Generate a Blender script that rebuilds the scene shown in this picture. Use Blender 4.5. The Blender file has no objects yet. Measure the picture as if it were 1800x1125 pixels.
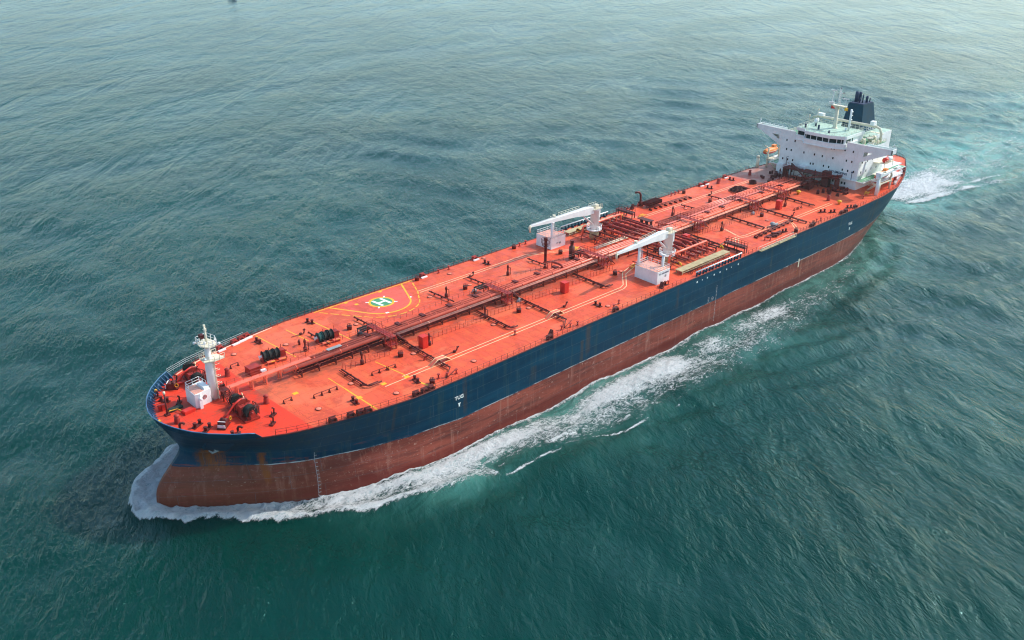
import bpy, bmesh, math, random
import numpy as np
from mathutils import Vector, Matrix
R = math.radians
random.seed(7)
scene = bpy.context.scene
COL = scene.collection
D0, CAM = 16.775, 0.0271            # deck edge height, camber slope


def zd(y):
    return D0 + CAM * (24 - min(abs(y), 24))


# ------------------------------------------------------------------ materials
class G:
    """small node-building helper"""
    def __init__(s, name, rough=0.5, metal=0.0, spec=0.5):
        s.m = bpy.data.materials.new(name)
        s.m.use_nodes = True
        s.t = s.m.node_tree
        s.b = s.t.nodes['Principled BSDF']
        s.b.inputs['Roughness'].default_value = rough
        s.b.inputs['Metallic'].default_value = metal
        s.b.inputs['Specular IOR Level'].default_value = spec
        s.co = s.n('ShaderNodeTexCoord').outputs['Object']
        g = s.n('ShaderNodeNewGeometry')
        s.pos = g.outputs['Position']

    def n(s, k, **kw):
        x = s.t.nodes.new(k)
        for a, v in kw.items():
            setattr(x, a, v)
        return x

    def l(s, a, b):
        if isinstance(a, (int, float)):
            b.default_value = a
        elif isinstance(a, tuple):
            b.default_value = a if len(a) == 4 or b.type == 'VECTOR' else (*a, 1)
        else:
            s.t.links.new(a, b)

    def math(s, op, a, b=0.0, c=0.0, clamp=False):
        x = s.n('ShaderNodeMath', operation=op, use_clamp=clamp)
        s.l(a, x.inputs[0]); s.l(b, x.inputs[1]); s.l(c, x.inputs[2])
        return x.outputs[0]

    def scale(s, v, sc, rot=0.0):
        if rot:
            r = s.n('ShaderNodeVectorRotate', rotation_type='Z_AXIS')
            s.l(v, r.inputs['Vector']); r.inputs['Angle'].default_value = rot
            v = r.outputs[0]
        x = s.n('ShaderNodeVectorMath', operation='MULTIPLY')
        s.l(v, x.inputs[0]); x.inputs[1].default_value = sc
        return x.outputs[0]

    def noise(s, v, sc=1.0, det=4.0, rough=0.55, dist=0.0, typ=None):
        x = s.n('ShaderNodeTexNoise')
        s.l(v, x.inputs['Vector'])
        x.inputs['Scale'].default_value = sc
        x.inputs['Detail'].default_value = det
        x.inputs['Roughness'].default_value = rough
        x.inputs['Distortion'].default_value = dist
        return x.outputs['Fac']

    def ss(s, v, a, b, lo=0.0, hi=1.0):
        x = s.n('ShaderNodeMapRange', interpolation_type='SMOOTHSTEP')
        s.l(v, x.inputs['Value'])
        for k, q in zip(('From Min', 'From Max', 'To Min', 'To Max'), (a, b, lo, hi)):
            s.l(q, x.inputs[k])
        return x.outputs[0]

    def mix(s, f, a, b, mode='MIX'):
        x = s.n('ShaderNodeMix', data_type='RGBA', blend_type=mode)
        s.l(f, x.inputs[0]); s.l(a, x.inputs[6]); s.l(b, x.inputs[7])
        return x.outputs[2]

    def sep(s, v):
        x = s.n('ShaderNodeSeparateXYZ'); s.l(v, x.inputs[0])
        return x.outputs

    def bump(s, h, dist=0.1, strength=1.0, normal=None):
        x = s.n('ShaderNodeBump')
        x.inputs['Strength'].default_value = strength
        x.inputs['Distance'].default_value = dist
        s.l(h, x.inputs['Height'])
        if normal is not None:
            s.l(normal, x.inputs['Normal'])
        return x.outputs[0]

    def color(s, c):
        s.l(c, s.b.inputs['Base Color'])
        return s

    def attr(s, name):
        x = s.n('ShaderNodeAttribute'); x.attribute_name = name
        return x.outputs['Fac']


def paint(name, c, var=0.25, rough=0.5, sc=0.6, rust=0.0, rustc=(0.16, 0.05, 0.02), metal=0.0, spec=0.3):
    g = G(name, rough, metal, spec)
    n1 = g.noise(g.pos, sc, 6, 0.65)
    dark = tuple(x * (1 - var) for x in c)
    lite = tuple(min(1, x * (1 + var * 0.5)) for x in c)
    col = g.mix(g.ss(n1, 0.3, 0.7), dark, lite)
    if rust:
        st = g.noise(g.scale(g.pos, (1.3, 1.3, 0.22)), 0.9, 6, 0.7)
        col = g.mix(g.math('MULTIPLY', g.ss(st, 0.6 - rust * 0.15, 0.78), rust), col, rustc)
    g.color(col)
    g.l(g.ss(n1, 0.25, 0.75, rough - 0.1, rough + 0.12), g.b.inputs['Roughness'])
    return g.m


M = {}
M['red'] = paint('machinery_red', (0.36, 0.030, 0.020), 0.4, 0.45, 0.8, 0.5, (0.10, 0.025, 0.015))
M['brightred'] = paint('fire_red', (0.62, 0.03, 0.018), 0.2, 0.4, 0.5)
M['darkred'] = paint('weathered_dark_red', (0.13, 0.016, 0.012), 0.5, 0.55, 0.9, 0.5, (0.06, 0.02, 0.015))
M['pipe'] = paint('pipe_red', (0.86, 0.155, 0.085), 0.2, 0.32, 0.4, 0.2, (0.40, 0.08, 0.05), spec=0.45)
M['palepipe'] = paint('pale_pipe_red', (0.78, 0.33, 0.22), 0.2, 0.30, 0.4, 0.3, (0.40, 0.10, 0.05), spec=0.7)
M['white'] = paint('white_paint', (0.82, 0.81, 0.79), 0.10, 0.45, 0.35, 0.32, (0.42, 0.24, 0.13))
M['cream'] = paint('cream_paint', (0.74, 0.66, 0.50), 0.2, 0.5, 0.6, 0.5, (0.40, 0.20, 0.08))
M['beige'] = paint('grating_beige', (0.46, 0.36, 0.20), 0.25, 0.7, 0.7, 0.3)
M['yellow'] = paint('yellow_paint', (0.82, 0.42, 0.02), 0.2, 0.5, 1.2)
M['marking'] = paint('pale_line_paint', (0.86, 0.56, 0.30), 0.2, 0.5, 1.5)
M['whiteline'] = paint('white_line_paint', (0.82, 0.82, 0.78), 0.12, 0.5, 1.5)
M['ltgreen'] = paint('mint_deck_paint', (0.42, 0.56, 0.45), 0.35, 0.6, 0.8, 0.5, (0.15, 0.20, 0.13))
M['green'] = paint('green_deck_paint', (0.10, 0.30, 0.15), 0.3, 0.55, 0.5)
M['padgreen'] = paint('helipad_green', (0.07, 0.27, 0.12), 0.15, 0.5, 0.8)
M['navy'] = paint('navy_paint', (0.004, 0.038, 0.075), 0.3, 0.4, 0.5, spec=0.15)
M['black'] = paint('black_rope', (0.018, 0.017, 0.016), 0.4, 0.8, 3)
M['rope'] = paint('tarred_rope', (0.035, 0.045, 0.035), 0.5, 0.85, 3)
M['tealrope'] = paint('teal_rope', (0.02, 0.075, 0.07), 0.5, 0.85, 3)
M['glass'] = paint('window_glass', (0.012, 0.016, 0.02), 0.1, 0.08, 1)
M['orange'] = paint('lifeboat_orange', (0.80, 0.25, 0.06), 0.15, 0.4, 0.8)
M['grey'] = paint('grey_steel', (0.30, 0.31, 0.31), 0.25, 0.5, 0.8)
M['text'] = paint('navy_lettering', (0.03, 0.04, 0.09), 0.1, 0.6, 1)
M['fadewhite'] = paint('worn_white_lettering', (0.40, 0.37, 0.37), 0.4, 0.6, 3)


def hull_material():
    g = G('hull_paint', 0.4, 0.0, 0.14)
    x, y, z = g.sep(g.pos)
    wob = g.noise(g.pos, 0.35, 5, 0.7)
    zz = g.math('ADD', z, g.math('MULTIPLY', g.math('SUBTRACT', wob, 0.5), 0.35))
    n1 = g.noise(g.scale(g.pos, (0.05, 0.05, 0.35)), 1, 6, 0.65)
    st = g.noise(g.scale(g.pos, (0.75, 0.75, 0.05)), 1, 6, 0.7)       # vertical streaks
    hs = g.noise(g.scale(g.pos, (0.10, 0.10, 1.4)), 1, 7, 0.72)       # horizontal scrapes
    fine = g.noise(g.pos, 1.3, 8, 0.75)
    st2 = g.noise(g.scale(g.pos, (2.2, 2.2, 0.16)), 1, 7, 0.75, 0.5)
    navy = g.mix(g.ss(n1, 0.3, 0.7), (0.001, 0.024, 0.054), (0.0015, 0.048, 0.092))
    navy = g.mix(g.math('MULTIPLY', g.ss(st, 0.50, 0.66), 0.6), navy, (0.030, 0.058, 0.062))
    navy = g.mix(g.math('MULTIPLY', g.ss(fine, 0.61, 0.68), 0.5), navy, (0.05, 0.10, 0.125))
    red = g.mix(g.ss(n1, 0.3, 0.72), (0.15, 0.030, 0.020), (0.33, 0.075, 0.048))
    red = g.mix(g.math('MULTIPLY', g.ss(hs, 0.50, 0.62), 0.75), red, (0.10, 0.030, 0.024))
    red = g.mix(g.math('MULTIPLY', g.ss(st, 0.52, 0.64), 0.6), red, (0.34, 0.14, 0.10))
    red = g.mix(g.math('MULTIPLY', g.ss(fine, 0.60, 0.65), 0.8), red, (0.46, 0.28, 0.22))
    scr = g.noise(g.scale(g.pos, (0.35, 0.35, 2.5), ), 1.0, 8, 0.8, 1.5)
    red = g.mix(g.math('MULTIPLY', g.ss(scr, 0.60, 0.65), 0.75), red, (0.55, 0.36, 0.28))
    # wetted band just above the water
    wet = g.ss(z, 1.4, 3.2, 1, 0)
    wet = g.math('MULTIPLY', wet, g.ss(wob, 0.25, 0.6, 0.5, 1))
    red = g.mix(g.math('MULTIPLY', wet, 0.75), red, (0.13, 0.014, 0.010))
    # brown weathering on the forefoot
    bw = g.math('MULTIPLY', g.ss(x, 245, 268), 0.55)
    red = g.mix(g.math('MULTIPLY', bw, g.ss(hs, 0.3, 0.6, 0.4, 1)), red, (0.19, 0.055, 0.020))
    top = g.ss(zz, 7.62, 7.72)
    col = g.mix(top, red, navy)
    # worn white boundary line, broken
    line = g.math('MULTIPLY', g.ss(zz, 7.66, 7.72), g.ss(zz, 7.84, 7.90, 1, 0))
    brk = g.noise(g.scale(g.pos, (0.09, 0.09, 0.0)), 1, 6, 0.75)
    line = g.math('MULTIPLY', line, g.ss(brk, 0.42, 0.56))
    line = g.math('MULTIPLY', line, g.ss(x, 262, 266, 1, 0))
    col = g.mix(g.math('MULTIPLY', line, 0.8), col, (0.6, 0.6, 0.58))
    # rubbed-through patches of red low on the navy of the bow
    rub = g.math('MULTIPLY', g.ss(hs, 0.57, 0.63), g.math('MULTIPLY', g.ss(x, 225, 246), g.ss(z, 8.2, 10.4, 1, 0)))
    col = g.mix(g.math('MULTIPLY', rub, 0.8), col, (0.26, 0.05, 0.035))

    # rust runs: (x, top z, bottom z, half width, strength)
    def run(col, rx, zt, zb, w, k, c):
        fx = g.math('ADD', x, g.math('MULTIPLY', g.math('SUBTRACT', fine, 0.5), w * 1.6))
        a = g.ss(g.math('ABSOLUTE', g.math('SUBTRACT', fx, rx)), w * 0.3, w, 1, 0)
        a = g.math('MULTIPLY', a, g.ss(z, zb, zb + (zt - zb) * 0.35))
        a = g.math('MULTIPLY', a, g.ss(z, zt - 0.4, zt, 1, 0))
        a = g.math('MULTIPLY', a, g.ss(st2, 0.40, 0.52, 0.3, 1))
        return g.mix(g.math('MULTIPLY', a, g.ss(st, 0.3, 0.6, k * 0.5, k)), col, c)
    orange = (0.27, 0.070, 0.008)
    brown = (0.085, 0.05, 0.03)
    col = run(col, 270.0, 12.2, 6.2, 2.6, 1.0, orange)
    col = run(col, 271.3, 10.6, 7.0, 1.2, 0.9, (0.16, 0.045, 0.012))
    col = run(col, 265.6, 8.0, 3.6, 0.6, 0.8, (0.14, 0.035, 0.012))
    col = run(col, 256.5, 8.6, 4.5, 0.5, 0.6, (0.13, 0.03, 0.012))
    col = run(col, 263.2, 10.6, 3.2, 0.8, 0.9, orange)
    col = run(col, 267.0, 9.6, 5.0, 0.8, 0.5, (0.09, 0.03, 0.012))
    col = run(col, 259.5, 9.4, 6.4, 0.5, 0.5, (0.10, 0.03, 0.012))
    for rx, zt, zb, w, k in ((223.8, 16.6, 7.5, 0.8, 0.75), (240.5, 16.4, 9.0, 0.5, 0.5), (186.5, 16.6, 8.0, 1.2, 0.6),
                             (153.0, 16.6, 8.5, 0.9, 0.45), (188.5, 13.5, 6.6, 0.8, 0.6), (204.0, 12.5, 8.0, 1.5, 0.3),
                             (48.0, 16.8, 3.0, 0.9, 0.85), (50.5, 16.8, 6.0, 0.35, 0.6), (110, 16.5, 9, 0.6, 0.35),
                             (94.2, 6.0, 2.5, 0.35, 0.8)):
        col = run(col, rx, zt, zb, w, k, brown if rx != 94.2 else orange)
    g.color(col)
    # plating: welded seams as real relief
    br = g.n('ShaderNodeTexBrick')
    cmb = g.n('ShaderNodeCombineXYZ')
    g.l(x, cmb.inputs[0]); g.l(z, cmb.inputs[1])
    g.l(cmb.outputs[0], br.inputs['Vector'])
    br.inputs['Scale'].default_value = 1.0
    br.inputs['Brick Width'].default_value = 11.3
    br.inputs['Row Height'].default_value = 2.63
    br.inputs['Mortar Size'].default_value = 0.05
    br.inputs['Color1'].default_value = br.inputs['Color2'].default_value = (0, 0, 0, 1)
    br.inputs['Mortar'].default_value = (1, 1, 1, 1)
    col = g.mix(g.math('MULTIPLY', br.outputs['Color'], g.ss(st, 0.35, 0.6, 0.05, 0.4)), col, (0.10, 0.13, 0.15))
    g.color(col)
    big = g.noise(g.scale(g.pos, (0.25, 0.25, 0.3)), 1, 2, 0.4)
    h = g.math('ADD', g.math('MULTIPLY', br.outputs['Color'], 0.35), g.math('MULTIPLY', big, 1.2))
    g.l(g.bump(h, 0.05, 0.6), g.b.inputs['Normal'])
    g.l(g.ss(n1, 0.3, 0.7, 0.32, 0.5), g.b.inputs['Roughness'])
    return g.m


def deck_material():
    g = G('deck_paint', 0.45, 0.0, 0.12)
    x, y, z = g.sep(g.pos)
    n1 = g.noise(g.pos, 0.035, 6, 0.6)
    n2 = g.noise(g.pos, 0.35, 7, 0.7)
    n3 = g.noise(g.scale(g.pos, (0.6, 0.16, 1)), 1, 7, 0.72, 0.6)
    base = g.mix(g.ss(n1, 0.35, 0.65), (0.72, 0.084, 0.034), (0.73, 0.112, 0.050))
    base = g.mix(g.math('MULTIPLY', g.ss(n2, 0.47, 0.64), 0.5), base, (0.78, 0.155, 0.055))
    base = g.mix(g.math('MULTIPLY', g.ss(n3, 0.46, 0.60), 0.55), base, (0.53, 0.062, 0.028))
    pt = g.noise(g.scale(g.pos, (0.05, 0.09, 1)), 1, 5, 0.6)
    base = g.mix(g.math('MULTIPLY', g.ss(pt, 0.53, 0.57), 0.5), base, (0.78, 0.17, 0.078))
    # fresher coat on the forecastle
    fx = g.math('ADD', x, g.math('MULTIPLY', g.math('ABSOLUTE', y), 0.05))
    bow = g.ss(fx, 257.6, 257.8)
    base = g.mix(bow, base, g.mix(g.ss(n2, 0.3, 0.7), (0.70, 0.043, 0.020), (0.78, 0.056, 0.024)))
    # helideck coat, pinker
    hx = g.math('SUBTRACT', x, 213.6); hy = g.math('SUBTRACT', y, -19.5)
    hd = g.math('SQRT', g.math('ADD', g.math('POWER', hx, 2), g.math('POWER', hy, 2)))
    base = g.mix(g.ss(hd, 8.6, 9.0, 0.75, 0), base, (0.74, 0.105, 0.080))
    # grey worn coat near the house, starboard
    wx = g.math('ADD', x, g.math('MULTIPLY', n2, 9))
    worn = g.math('MULTIPLY', g.ss(wx, 68, 64.5), g.ss(y, -6.5, -9.5))
    worn = g.math('MULTIPLY', worn, g.ss(n2, 0.28, 0.5, 0.55, 1))
    base = g.mix(g.math('MULTIPLY', worn, 0.8), base, (0.40, 0.24, 0.20))
    # oil and water stains round the pipes
    ay = g.math('ABSOLUTE', g.math('SUBTRACT', y, 1.0))
    sp = g.noise(g.scale(g.pos, (0.18, 0.3, 1)), 1, 6, 0.7)
    stn = g.math('MULTIPLY', g.ss(ay, 2.0, 6.5, 1, 0), g.ss(sp, 0.40, 0.62))
    base = g.mix(g.math('MULTIPLY', stn, 0.75), base, (0.22, 0.070, 0.045))
    s2 = g.noise(g.pos, 0.11, 7, 0.78, 0.8)
    base = g.mix(g.math('MULTIPLY', g.ss(s2, 0.51, 0.62), 0.6), base, (0.44, 0.060, 0.032))
    # seams: slightly darker weld lines
    br = g.n('ShaderNodeTexBrick')
    br.offset = 0.0
    g.l(g.pos, br.inputs['Vector'])
    br.inputs['Scale'].default_value = 1.0
    br.inputs['Brick Width'].default_value = 17.05
    br.inputs['Row Height'].default_value = 4.1
    br.inputs['Mortar Size'].default_value = 0.05
    br.inputs['Color1'].default_value = br.inputs['Color2'].default_value = (0, 0, 0, 1)
    br.inputs['Mortar'].default_value = (1, 1, 1, 1)
    base = g.mix(g.math('MULTIPLY', br.outputs['Color'], 0.4), base, (0.25, 0.03, 0.02))
    fine = g.noise(g.pos, 2.2, 5, 0.8)
    base = g.mix(g.math('MULTIPLY', g.ss(fine, 0.585, 0.64), 0.65), base, (0.30, 0.045, 0.025))
    g.color(base)
    g.l(g.ss(n2, 0.3, 0.7, 0.34, 0.6), g.b.inputs['Roughness'])
    h = g.math('ADD', g.math('MULTIPLY', br.outputs['Color'], 0.5), g.noise(g.pos, 0.4, 3, 0.5))
    g.l(g.bump(h, 0.05, 0.35), g.b.inputs['Normal'])
    return g.m


def water_material():
    g = G('sea_water', 0.09, 0.0, 0.38)
    g.b.inputs['IOR'].default_value = 1.333
    g.b.subsurface_method = 'BURLEY'
    g.b.inputs['Subsurface Weight'].default_value = 1.0
    g.b.inputs['Subsurface Radius'].default_value = (2.0, 6.0, 5.5)
    g.b.inputs['Subsurface Scale'].default_value = 1.0
    g.b.inputs['Specular Tint'].default_value = (0.24, 0.84, 0.86, 1)
    aer = g.attr('aer')
    big = g.noise(g.scale(g.pos, (0.008, 0.008, 0)), 1, 4, 0.5)
    deep = g.mix(g.ss(big, 0.35, 0.65), (0.0002, 0.028, 0.0215), (0.0003, 0.038, 0.030))
    mot = g.noise(g.scale(g.pos, (0.09, 0.16, 0)), 1, 6, 0.7, 1.0)
    a2 = g.math('MULTIPLY', aer, g.ss(mot, 0.36, 0.64, 0.35, 1.1))
    col = g.mix(a2, deep, (0.085, 0.27, 0.225))
    g.color(col)
    # wind ripples: crests run along one direction, several sizes
    v = g.pos
    a1 = R(WAVE_DEG)
    w1 = g.noise(g.scale(v, (0.17, 0.05, 0), a1), 1, 3, 0.5, 0.3)
    w2 = g.noise(g.scale(v, (0.56, 0.19, 0), a1 + 0.22), 1, 4, 0.55, 0.3)
    w3 = g.noise(g.scale(v, (1.7, 0.72, 0), a1 - 0.22), 1, 4, 0.6, 0.2)
    rid = lambda q: g.math('SUBTRACT', 1.0, g.math('ABSOLUTE', g.math('MULTIPLY', g.math('SUBTRACT', q, 0.5), 3.2)))
    w2 = g.math('ADD', g.math('MULTIPLY', rid(w2), 0.36), g.math('MULTIPLY', w2, 0.5)); w3 = g.math('ADD', g.math('MULTIPLY', rid(w3), 0.20), g.math('MULTIPLY', w3, 0.55))
    patch = g.ss(g.noise(g.scale(v, (0.012, 0.02, 0)), 1, 4, 0.55), 0.3, 0.7, 0.45, 1.15)
    calm = g.ss(aer, 0.0, 0.5, 1.0, 0.75)
    off = g.n('ShaderNodeVectorMath', operation='DISTANCE'); g.l(g.pos, off.inputs[0]); off.inputs[1].default_value = (180, 0, 0)
    calm = g.math('MULTIPLY', calm, g.ss(off.outputs['Value'], 160, 850, 1.0, 0.42))      # smoother water farther out
    h = g.math('ADD', g.math('MULTIPLY', w1, 1.7), g.math('MULTIPLY', w2, 1.35))
    h = g.math('ADD', h, g.math('MULTIPLY', w3, 0.72))
    h = g.math('MULTIPLY', h, g.math('MULTIPLY', patch, calm))
    w0 = g.noise(g.scale(v, (0.060, 0.017, 0), a1 + .5), 1, 3, 0.55, 0.8)
    h = g.math('ADD', h, g.math('MULTIPLY', w0, 3.4))
    g.l(g.bump(h, BUMP, 1.0), g.b.inputs['Normal'])
    return g.m


def foam_material():
    g = G('sea_foam', 0.75, 0.0, 0.3)
    d = g.attr('foam')
    v = g.pos
    n1 = g.noise(g.scale(v, (0.34, 0.62, 0)), 1, 9, 0.72, 1.3)
    n2 = g.noise(g.scale(v, (1.5, 2.6, 0)), 1, 6, 0.72, 0.6)
    n3 = g.noise(g.scale(v, (0.07, 0.13, 0)), 1, 4, 0.6, 0.7)
    n = g.math('ADD', g.math('ADD', g.math('MULTIPLY', n1, 0.44), g.math('MULTIPLY', n2, 0.40)), g.math('MULTIPLY', n3, 0.16))
    thr = g.math('SUBTRACT', 0.735, g.math('MULTIPLY', d, 0.42))
    a = g.ss(g.math('SUBTRACT', n, thr), -0.10, 0.09)
    n4 = g.noise(g.scale(v, (0.9, 0.9, 0)), 1, 8, 0.75, 2.2)
    tex = g.math('ADD', g.math('MULTIPLY', n, 0.6), g.math('MULTIPLY', n4, 0.4))
    g.color(g.mix(g.ss(tex, 0.36, 0.52), (0.40, 0.58, 0.60), (0.98, 0.98, 0.98)))
    a = g.math('MULTIPLY', a, 0.94)
    g.l(a, g.b.inputs['Alpha'])
    g.l(g.bump(g.math('ADD', n1, g.math('MULTIPLY', n4, 0.9)), 1.6, 1.0), g.b.inputs['Normal'])
    return g.m


# ------------------------------------------------------------------ mesh builder
class MB:
    def __init__(s):
        s.v, s.f, s.sm = [], [], []

    def face(s, idx, smooth=False):
        s.f.append(tuple(idx)); s.sm.append(smooth)

    def poly(s, pts, smooth=False):
        k = len(s.v); s.v += [tuple(p) for p in pts]
        s.face(range(k, k + len(pts)), smooth)
        return s

    def box(s, x0, x1, y0, y1, z0, z1, rot=0.0, c=None):
        k = len(s.v)
        P = [(x0, y0), (x1, y0), (x1, y1), (x0, y1)]
        if rot:
            cx, cy = c or ((x0 + x1) / 2, (y0 + y1) / 2)
            co, si = math.cos(rot), math.sin(rot)
            P = [(cx + (a - cx) * co - (b - cy) * si, cy + (a - cx) * si + (b - cy) * co) for a, b in P]
        s.v += [(a, b, z0) for a, b in P] + [(a, b, z1) for a, b in P]
        for q in ((3, 2, 1, 0), (4, 5, 6, 7), (0, 1, 5, 4), (1, 2, 6, 5), (2, 3, 7, 6), (3, 0, 4, 7)):
            s.face([k + i for i in q])
        return s

    def cb(s, x, y, z, sx, sy, sz, rot=0.0):      # box standing on (x, y, z)
        return s.box(x - sx / 2, x + sx / 2, y - sy / 2, y + sy / 2, z, z + sz, rot)

    def prism(s, P, z0, z1):
        k = len(s.v); n = len(P)
        f0 = z0 if callable(z0) else (lambda x, y: z0)
        f1 = z1 if callable(z1) else (lambda x, y: z1)
        s.v += [(a, b, f0(a, b)) for a, b in P] + [(a, b, f1(a, b)) for a, b in P]
        s.face([k + i for i in reversed(range(n))]); s.face([k + n + i for i in range(n)])
        for i in range(n):
            j = (i + 1) % n
            s.face((k + i, k + j, k + n + j, k + n + i))
        return s

    def extr(s, pts, vec):                         # planar polygon extruded along vec
        k = len(s.v); n = len(pts); vec = Vector(vec)
        s.v += [tuple(p) for p in pts] + [tuple(Vector(p) + vec) for p in pts]
        s.face([k + i for i in reversed(range(n))]); s.face([k + n + i for i in range(n)])
        for i in range(n):
            j = (i + 1) % n
            s.face((k + i, k + j, k + n + j, k + n + i))
        return s

    def tube(s, pts, r=0.1, n=8, closed=False):
        pts = [Vector(p) for p in pts]
        N = len(pts)
        rr = r if isinstance(r, (list, tuple)) else [r] * N
        k0 = len(s.v)
        up = None
        for i, p in enumerate(pts):
            a = pts[i - 1] if (i > 0 or closed) else p
            b = pts[(i + 1) % N] if (i < N - 1 or closed) else p
            t = (b - a).normalized()
            if up is None:
                up = Vector((0, 0, 1)) if abs(t.z) < 0.9 else Vector((1, 0, 0))
            sd = t.cross(up)
            if sd.length < 1e-4:
                sd = t.cross(Vector((0, 1, 0.3)))
            sd.normalize(); u2 = sd.cross(t).normalized(); up = u2
            for j in range(n):
                q = 2 * math.pi * j / n
                s.v.append(tuple(p + sd * (math.cos(q) * rr[i]) + u2 * (math.sin(q) * rr[i])))
        for i in range(N if closed else N - 1):
            for j in range(n):
                a, b = k0 + i * n + j, k0 + i * n + (j + 1) % n
                c, d = k0 + ((i + 1) % N) * n + (j + 1) % n, k0 + ((i + 1) % N) * n + j
                s.face((a, d, c, b), n > 5)
        if not closed:
            s.face([k0 + j for j in range(n)]); s.face([k0 + (N - 1) * n + j for j in reversed(range(n))])
        return s

    def lathe(s, prof, x=0, y=0, z=0, n=16, axis='Z'):
        k0 = len(s.v); N = len(prof)
        for r, h in prof:
            for j in range(n):
                q = 2 * math.pi * j / n
                a, b = r * math.cos(q), r * math.sin(q)
                s.v.append({'Z': (x + a, y + b, z + h), 'X': (x + h, y + a, z + b), 'Y': (x + b, y + h, z + a)}[axis])
        for i in range(N - 1):
            for j in range(n):
                s.face((k0 + i * n + j, k0 + i * n + (j + 1) % n, k0 + (i + 1) * n + (j + 1) % n, k0 + (i + 1) * n + j), n > 8)
        s.face([k0 + j for j in reversed(range(n))]); s.face([k0 + (N - 1) * n + j for j in range(n)])
        return s

    def ring(s, x, y, z, R_, r, n=20, m=6, axis='Z'):
        pts = []
        for i in range(n):
            q = 2 * math.pi * i / n
            a, b = R_ * math.cos(q), R_ * math.sin(q)
            pts.append({'Z': (x + a, y + b, z), 'X': (x, y + a, z + b), 'Y': (x + a, y, z + b)}[axis])
        return s.tube(pts, r, m, True)

    def rail(s, pts, h=1.1, step=1.5, r=0.045, rows=2, zf=None, rp=None):
        """posts and wires along a polyline lying on a floor"""
        pts = [Vector(p) for p in pts]
        P = [pts[0]]
        for a, b in zip(pts, pts[1:]):
            n = max(1, round((b - a).length / step))
            P += [a + (b - a) * (i / n) for i in range(1, n + 1)]
        if zf:
            P = [Vector((p.x, p.y, zf(p.y))) for p in P]
        for p in P:
            s.tube([p, p + Vector((0, 0, h))], rp or r, 4)
        for k in range(rows):
            hh = h * (k + 1) / rows - r
            s.tube([p + Vector((0, 0, hh)) for p in P], r * 0.8, 4)
        return s

    def mesh(s, name, mat):
        me = bpy.data.meshes.new(name)
        me.from_pydata(s.v, [], s.f)
        me.polygons.foreach_set('use_smooth', s.sm)
        if mat is not None:
            me.materials.append(mat if not isinstance(mat, str) else M[mat])
        me.update()
        bb = bmesh.new(); bb.from_mesh(me); bmesh.ops.recalc_face_normals(bb, faces=bb.faces); bb.to_mesh(me); bb.free()
        return me


def add(name, mb, mat, parent=None, loc=(0, 0, 0), rotz=0.0):
    me = mb.mesh(name, mat) if isinstance(mb, MB) else mb
    o = bpy.data.objects.new(name, me)
    COL.objects.link(o)
    o.location = loc; o.rotation_euler = (0, 0, rotz)
    if parent:
        o.parent = parent
    return o


def empty(name, parent=None, loc=(0, 0, 0), rotz=0.0):
    o = bpy.data.objects.new(name, None)
    o.empty_display_size = 1
    COL.objects.link(o)
    o.location = loc; o.rotation_euler = (0, 0, rotz)
    if parent:
        o.parent = parent
    return o


def tag(o, label=None, cat=None, group=None, kind=None):
    for k, v in (('label', label), ('category', cat), ('group', group), ('kind', kind)):
        if v:
            o[k] = v
    return o


def copy_tree(o, parent=None, loc=None, rotz=None):
    c = o.copy(); COL.objects.link(c)
    if parent:
        c.parent = parent
    if loc is not None:
        c.location = loc
    if rotz is not None:
        c.rotation_euler = (0, 0, rotz)
    for ch in list(o.children):
        copy_tree(ch, c)
    return c


def text_mesh(body, size, depth=0.02, bold=0.0):
    cu = bpy.data.curves.new('lettering', 'FONT')
    cu.body = body; cu.size = size; cu.extrude = depth; cu.align_x = 'CENTER'; cu.align_y = 'CENTER'
    cu.resolution_u = 3
    cu.offset = bold * size
    o = bpy.data.objects.new('lettering', cu)
    COL.objects.link(o)
    bpy.context.view_layer.update()
    me = bpy.data.meshes.new_from_object(o.evaluated_get(bpy.context.evaluated_depsgraph_get()))
    bpy.data.objects.remove(o); bpy.data.curves.remove(cu)
    return me


def lettering(name, body, size, mat, parent, loc, right, up, depth=0.015, bold=0.0):
    me = text_mesh(body, size, depth, bold)
    me.materials.clear(); me.materials.append(M[mat])
    o = bpy.data.objects.new(name, me); COL.objects.link(o)
    r, u = Vector(right).normalized(), Vector(up).normalized()
    n = r.cross(u)
    o.matrix_world = Matrix(((r.x, u.x, n.x, loc[0]), (r.y, u.y, n.y, loc[1]), (r.z, u.z, n.z, loc[2]), (0, 0, 0, 1)))
    o.parent = parent
    return o


# ------------------------------------------------------------------ hull form
def tab(T):
    a = np.array(T, float)
    return lambda v: float(np.interp(v, a[:, 0], a[:, 1]))


T_DECK = [(0, 0), (.12, 1.4), (.3, 2.6), (1.1, 5.2), (2.6, 8.3), (4.6, 11), (7.6, 14), (11.6, 16.7), (15.6, 18.6), (19.6, 19.9), (25.6, 21.2), (32.6, 22.6), (40.6, 23.7), (52.6, 24)]
T_WL = [(0, 0), (.15, .6), (.5, 1.15), (1.5, 2.0), (4.5, 4.3), (9.5, 8.2), (13.5, 11), (17.5, 13.8), (22.5, 16.9), (29.5, 20), (36.5, 22.4), (44.5, 23.8), (54.5, 24)]
T_NAVY = [(0, 0), (.2, .6), (.8, 1.3), (3, 3.2), (8.6, 7.85), (13.3, 12.2), (19, 15.8), (29, 19.7), (39, 22.4), (50.9, 24)]
fd = tab([(a / 52.6, b) for a, b in T_DECK])
fw = tab([(a / 54.5, b) for a, b in T_WL])
fn = tab([(a / 50.9, b) for a, b in T_NAVY])
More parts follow.
